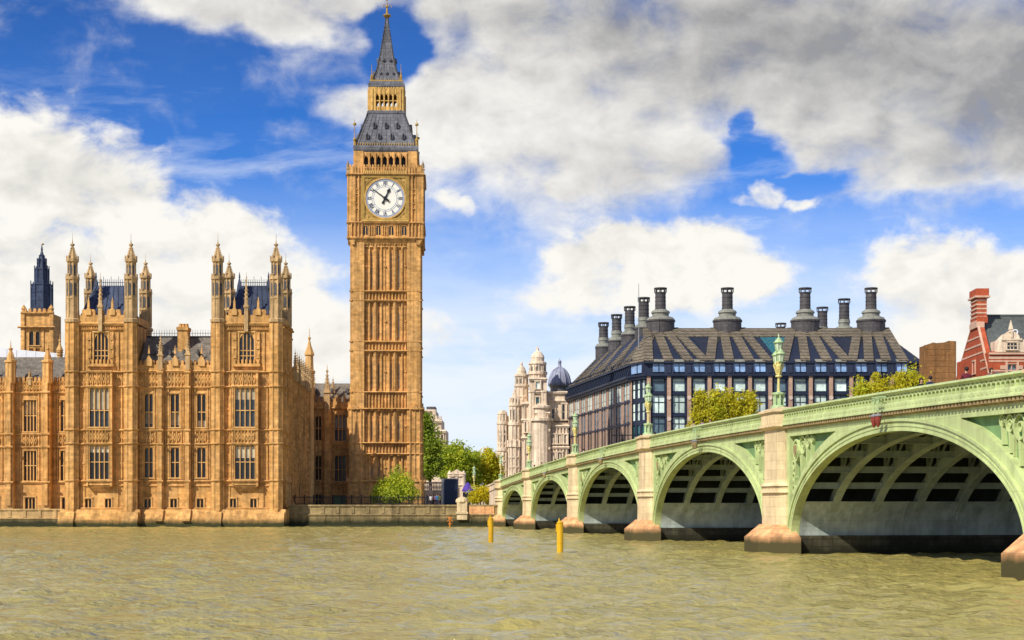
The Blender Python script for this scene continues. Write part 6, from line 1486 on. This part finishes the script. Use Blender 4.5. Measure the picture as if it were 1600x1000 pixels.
# ---------------------------------------------------------------- people
def body_mesh(pose):
    """one continuous skin grown on a skeleton; clothes and skin split by height"""
    st, ar = pose; me = bpy.data.meshes.new('p'); bm = bmesh.new(); ly = bm.verts.layers.skin.verify(); V = {}
    def v(n, co, r, p=None, root=False):
        x = bm.verts.new(co); x[ly].radius = (r, r * .85); x[ly].use_root = root; V[n] = x
        if p: bm.edges.new((V[p], x))
    v('pelvis', (0, 0, .93), .155, None, True); v('waist', (0, 0, 1.12), .14, 'pelvis'); v('chest', (0, 0, 1.32), .175, 'waist'); v('neck', (0, .01, 1.48), .062, 'chest'); v('jaw', (0, .025, 1.56), .075, 'neck'); v('head', (0, .01, 1.66), .098, 'jaw'); v('top', (0, 0, 1.74), .06, 'head')
    v('nose', (0, .115, 1.63), .018, 'head')
    for s, n in ((-1, 'l'), (1, 'r')):
        v('hip' + n, (s * .10, 0, .86), .105, 'pelvis'); v('knee' + n, (s * .11, .03 + s * st * .12, .48), .068, 'hip' + n); v('ank' + n, (s * .11, s * st * .22 - .02, .09), .045, 'knee' + n); v('toe' + n, (s * .12, s * st * .22 + .15, .04), .038, 'ank' + n)
        v('sh' + n, (s * .20, 0, 1.40), .075, 'chest'); v('el' + n, (s * .27, -.03 + ar * .10, 1.13), .052, 'sh' + n); v('wr' + n, (s * .25, .06 + ar * .22, .90 + ar * .18), .034, 'el' + n); v('hand' + n, (s * .24, .10 + ar * .25, .80 + ar * .20), .036, 'wr' + n)
        for f in range(3): v('f%d' % f + n, (s * (.22 + .02 * f), .12 + ar * .27, .73 + ar * .20), .011, 'hand' + n)
    bm.to_mesh(me); bm.free(); o = bpy.data.objects.new('p', me); COL.objects.link(o); o.modifiers.new('s', 'SKIN'); sd = o.modifiers.new('d', 'SUBSURF'); sd.levels = 1; sd.render_levels = 1
    dg = bpy.context.evaluated_depsgraph_get(); out = bpy.data.meshes.new_from_object(o.evaluated_get(dg)); bpy.data.objects.remove(o)
    for k in ('skin', 'cloth_black', 'cloth_navy'): out.materials.append(MAT[k])
    for p in out.polygons:
        c = p.center; i = 0
        if c.z < .13: i = 2
        elif c.z < .90 and abs(c.x) < .2 and not (ar < .5 and abs(c.x) > .19): i = 2
        elif c.z < 1.50 and not (abs(c.x) > .19 and c.z < .92 + ar * .18): i = 1
        p.material_index = i; p.use_smooth = True
    return out
def hair_mesh(long):
    m = MB(Fr((0, 0))); bm = bmesh.new(); bmesh.ops.create_uvsphere(bm, u_segments=12, v_segments=8, radius=1)
    for x in bm.verts: x.co = Vector((x.co.x * .108, x.co.y * .122 - .018, x.co.z * (.115 if x.co.z > 0 else .10 + .14 * long) + 1.70 - .0))
    bmesh.ops.delete(bm, geom=[x for x in bm.verts if x.co.y > .055 and x.co.z < 1.71], context='VERTS')
    me = bpy.data.meshes.new('hair'); bm.to_mesh(me); bm.free(); me.materials.append(MAT['hair'])
    for p in me.polygons: p.use_smooth = True
    return me
def people():
    bodies = [body_mesh((.0, .1)), body_mesh((1.0, .35)), body_mesh((.5, .9))]; hairs = [hair_mesh(0), hair_mesh(1)]
    rb = random.Random(5)
    def person(loc, rz, coat, legs, label, group, i, h=1.0):
        b = bpy.data.objects.new('person', bodies[i % 3]); COL.objects.link(b); b.location = loc; b.rotation_euler = (0, 0, rz); b.scale = (h, h, h); tag(b, label, 'person', group)
        for s, k in ((1, coat), (2, legs)): b.material_slots[s].link = 'OBJECT'; b.material_slots[s].material = MAT['cloth_' + k]
        hr = bpy.data.objects.new('hair', hairs[i % 2]); COL.objects.link(hr); hr.parent = b
    rz = math.atan2(BU[1], BU[0]); g = 'people walking on the bridge'
    L = [(1455, 'navy', 'black', 'person in a dark navy jacket at the parapet in front of the brown wall'), (1441, 'black', 'black', 'person in black just left of the navy jacketed walker, before the olive tree'), (1511, 'maroon', 'black', 'dark-haired person at the parapet in front of the brick gable'),
         (1551, 'grey', 'navy', 'person in grey at the parapet below the brick building corner'), (1098, 'purple', 'black', 'person in purple beside the olive trees on the bridge'), (1110, 'pink', 'navy', 'person in pink just right of the purple walker'), (1084, 'beige', 'black', 'person in beige at the left end of the olive trees'),
         (1001, 'pink', 'grey', 'person in pink right beside the lamp before the glass corner'), (1024, 'brown', 'black', 'person in brown just right of the lamp before the glass corner'), (983, 'white', 'navy', 'person in white in front of the striped stone flank, next to the pier'), (958, 'black', 'black', 'person in black below the striped stone flank'), (934, 'red', 'black', 'person in red below the striped stone flank'),
         (912, 'white', 'grey', 'person in white right of the second lamp from the bank'), (876, 'black', 'navy', 'person in black left of the second lamp from the bank'), (868, 'grey', 'black', 'person in grey under the signal arm'), (846, 'maroon', 'black', 'person in maroon left of the signal mast'),
         (835, 'beige', 'navy', 'person in beige right of the first pier lamp'), (812, 'white', 'black', 'person in white left of the first pier lamp'), (797, 'red', 'grey', 'person in red close to the abutment lamp'), (804, 'navy', 'black', 'person in navy behind the red one near the abutment')]
    for i, (x, c, l, lb) in enumerate(L):
        d = -rb.uniform(.8, 1.9); Y = (82917 - 2475 * d) / (x - 450); u = Y * BK; person(BF.p(u, BT(u) - 1.1, d), rz + (math.pi / 2 if i % 2 else -math.pi / 2) + rb.uniform(-.4, .4), c, l, lb, g, i, rb.uniform(.94, 1.04))
    g = 'people on the terrace by the hoarding'
    L = [(667.5, 'black', 'black', 'person in black nearest the clock tower foot on the terrace'), (670.5, 'navy', 'navy', 'person in navy beside the black-clad one at the tower foot'), (673, 'white', 'black', 'person in a white top in the terrace crowd'), (676.5, 'grey', 'black', 'person in grey in the middle of the terrace crowd'),
         (679, 'maroon', 'black', 'person in maroon in the terrace crowd'), (682, 'blue', 'black', 'person in a blue top in the terrace crowd'), (684.5, 'teal', 'navy', 'person in teal in the terrace crowd'), (687.5, 'olive', 'black', 'person in olive closest to the grey end post of the hoarding')]
    for i, (x, c, l, lb) in enumerate(L):
        Y = 262 + rb.uniform(-1.5, 4); person(((x - 800) / FPX * Y, Y, 3.35), rb.uniform(0, 6.28), c, l, lb, g, i, rb.uniform(.94, 1.05))
people()
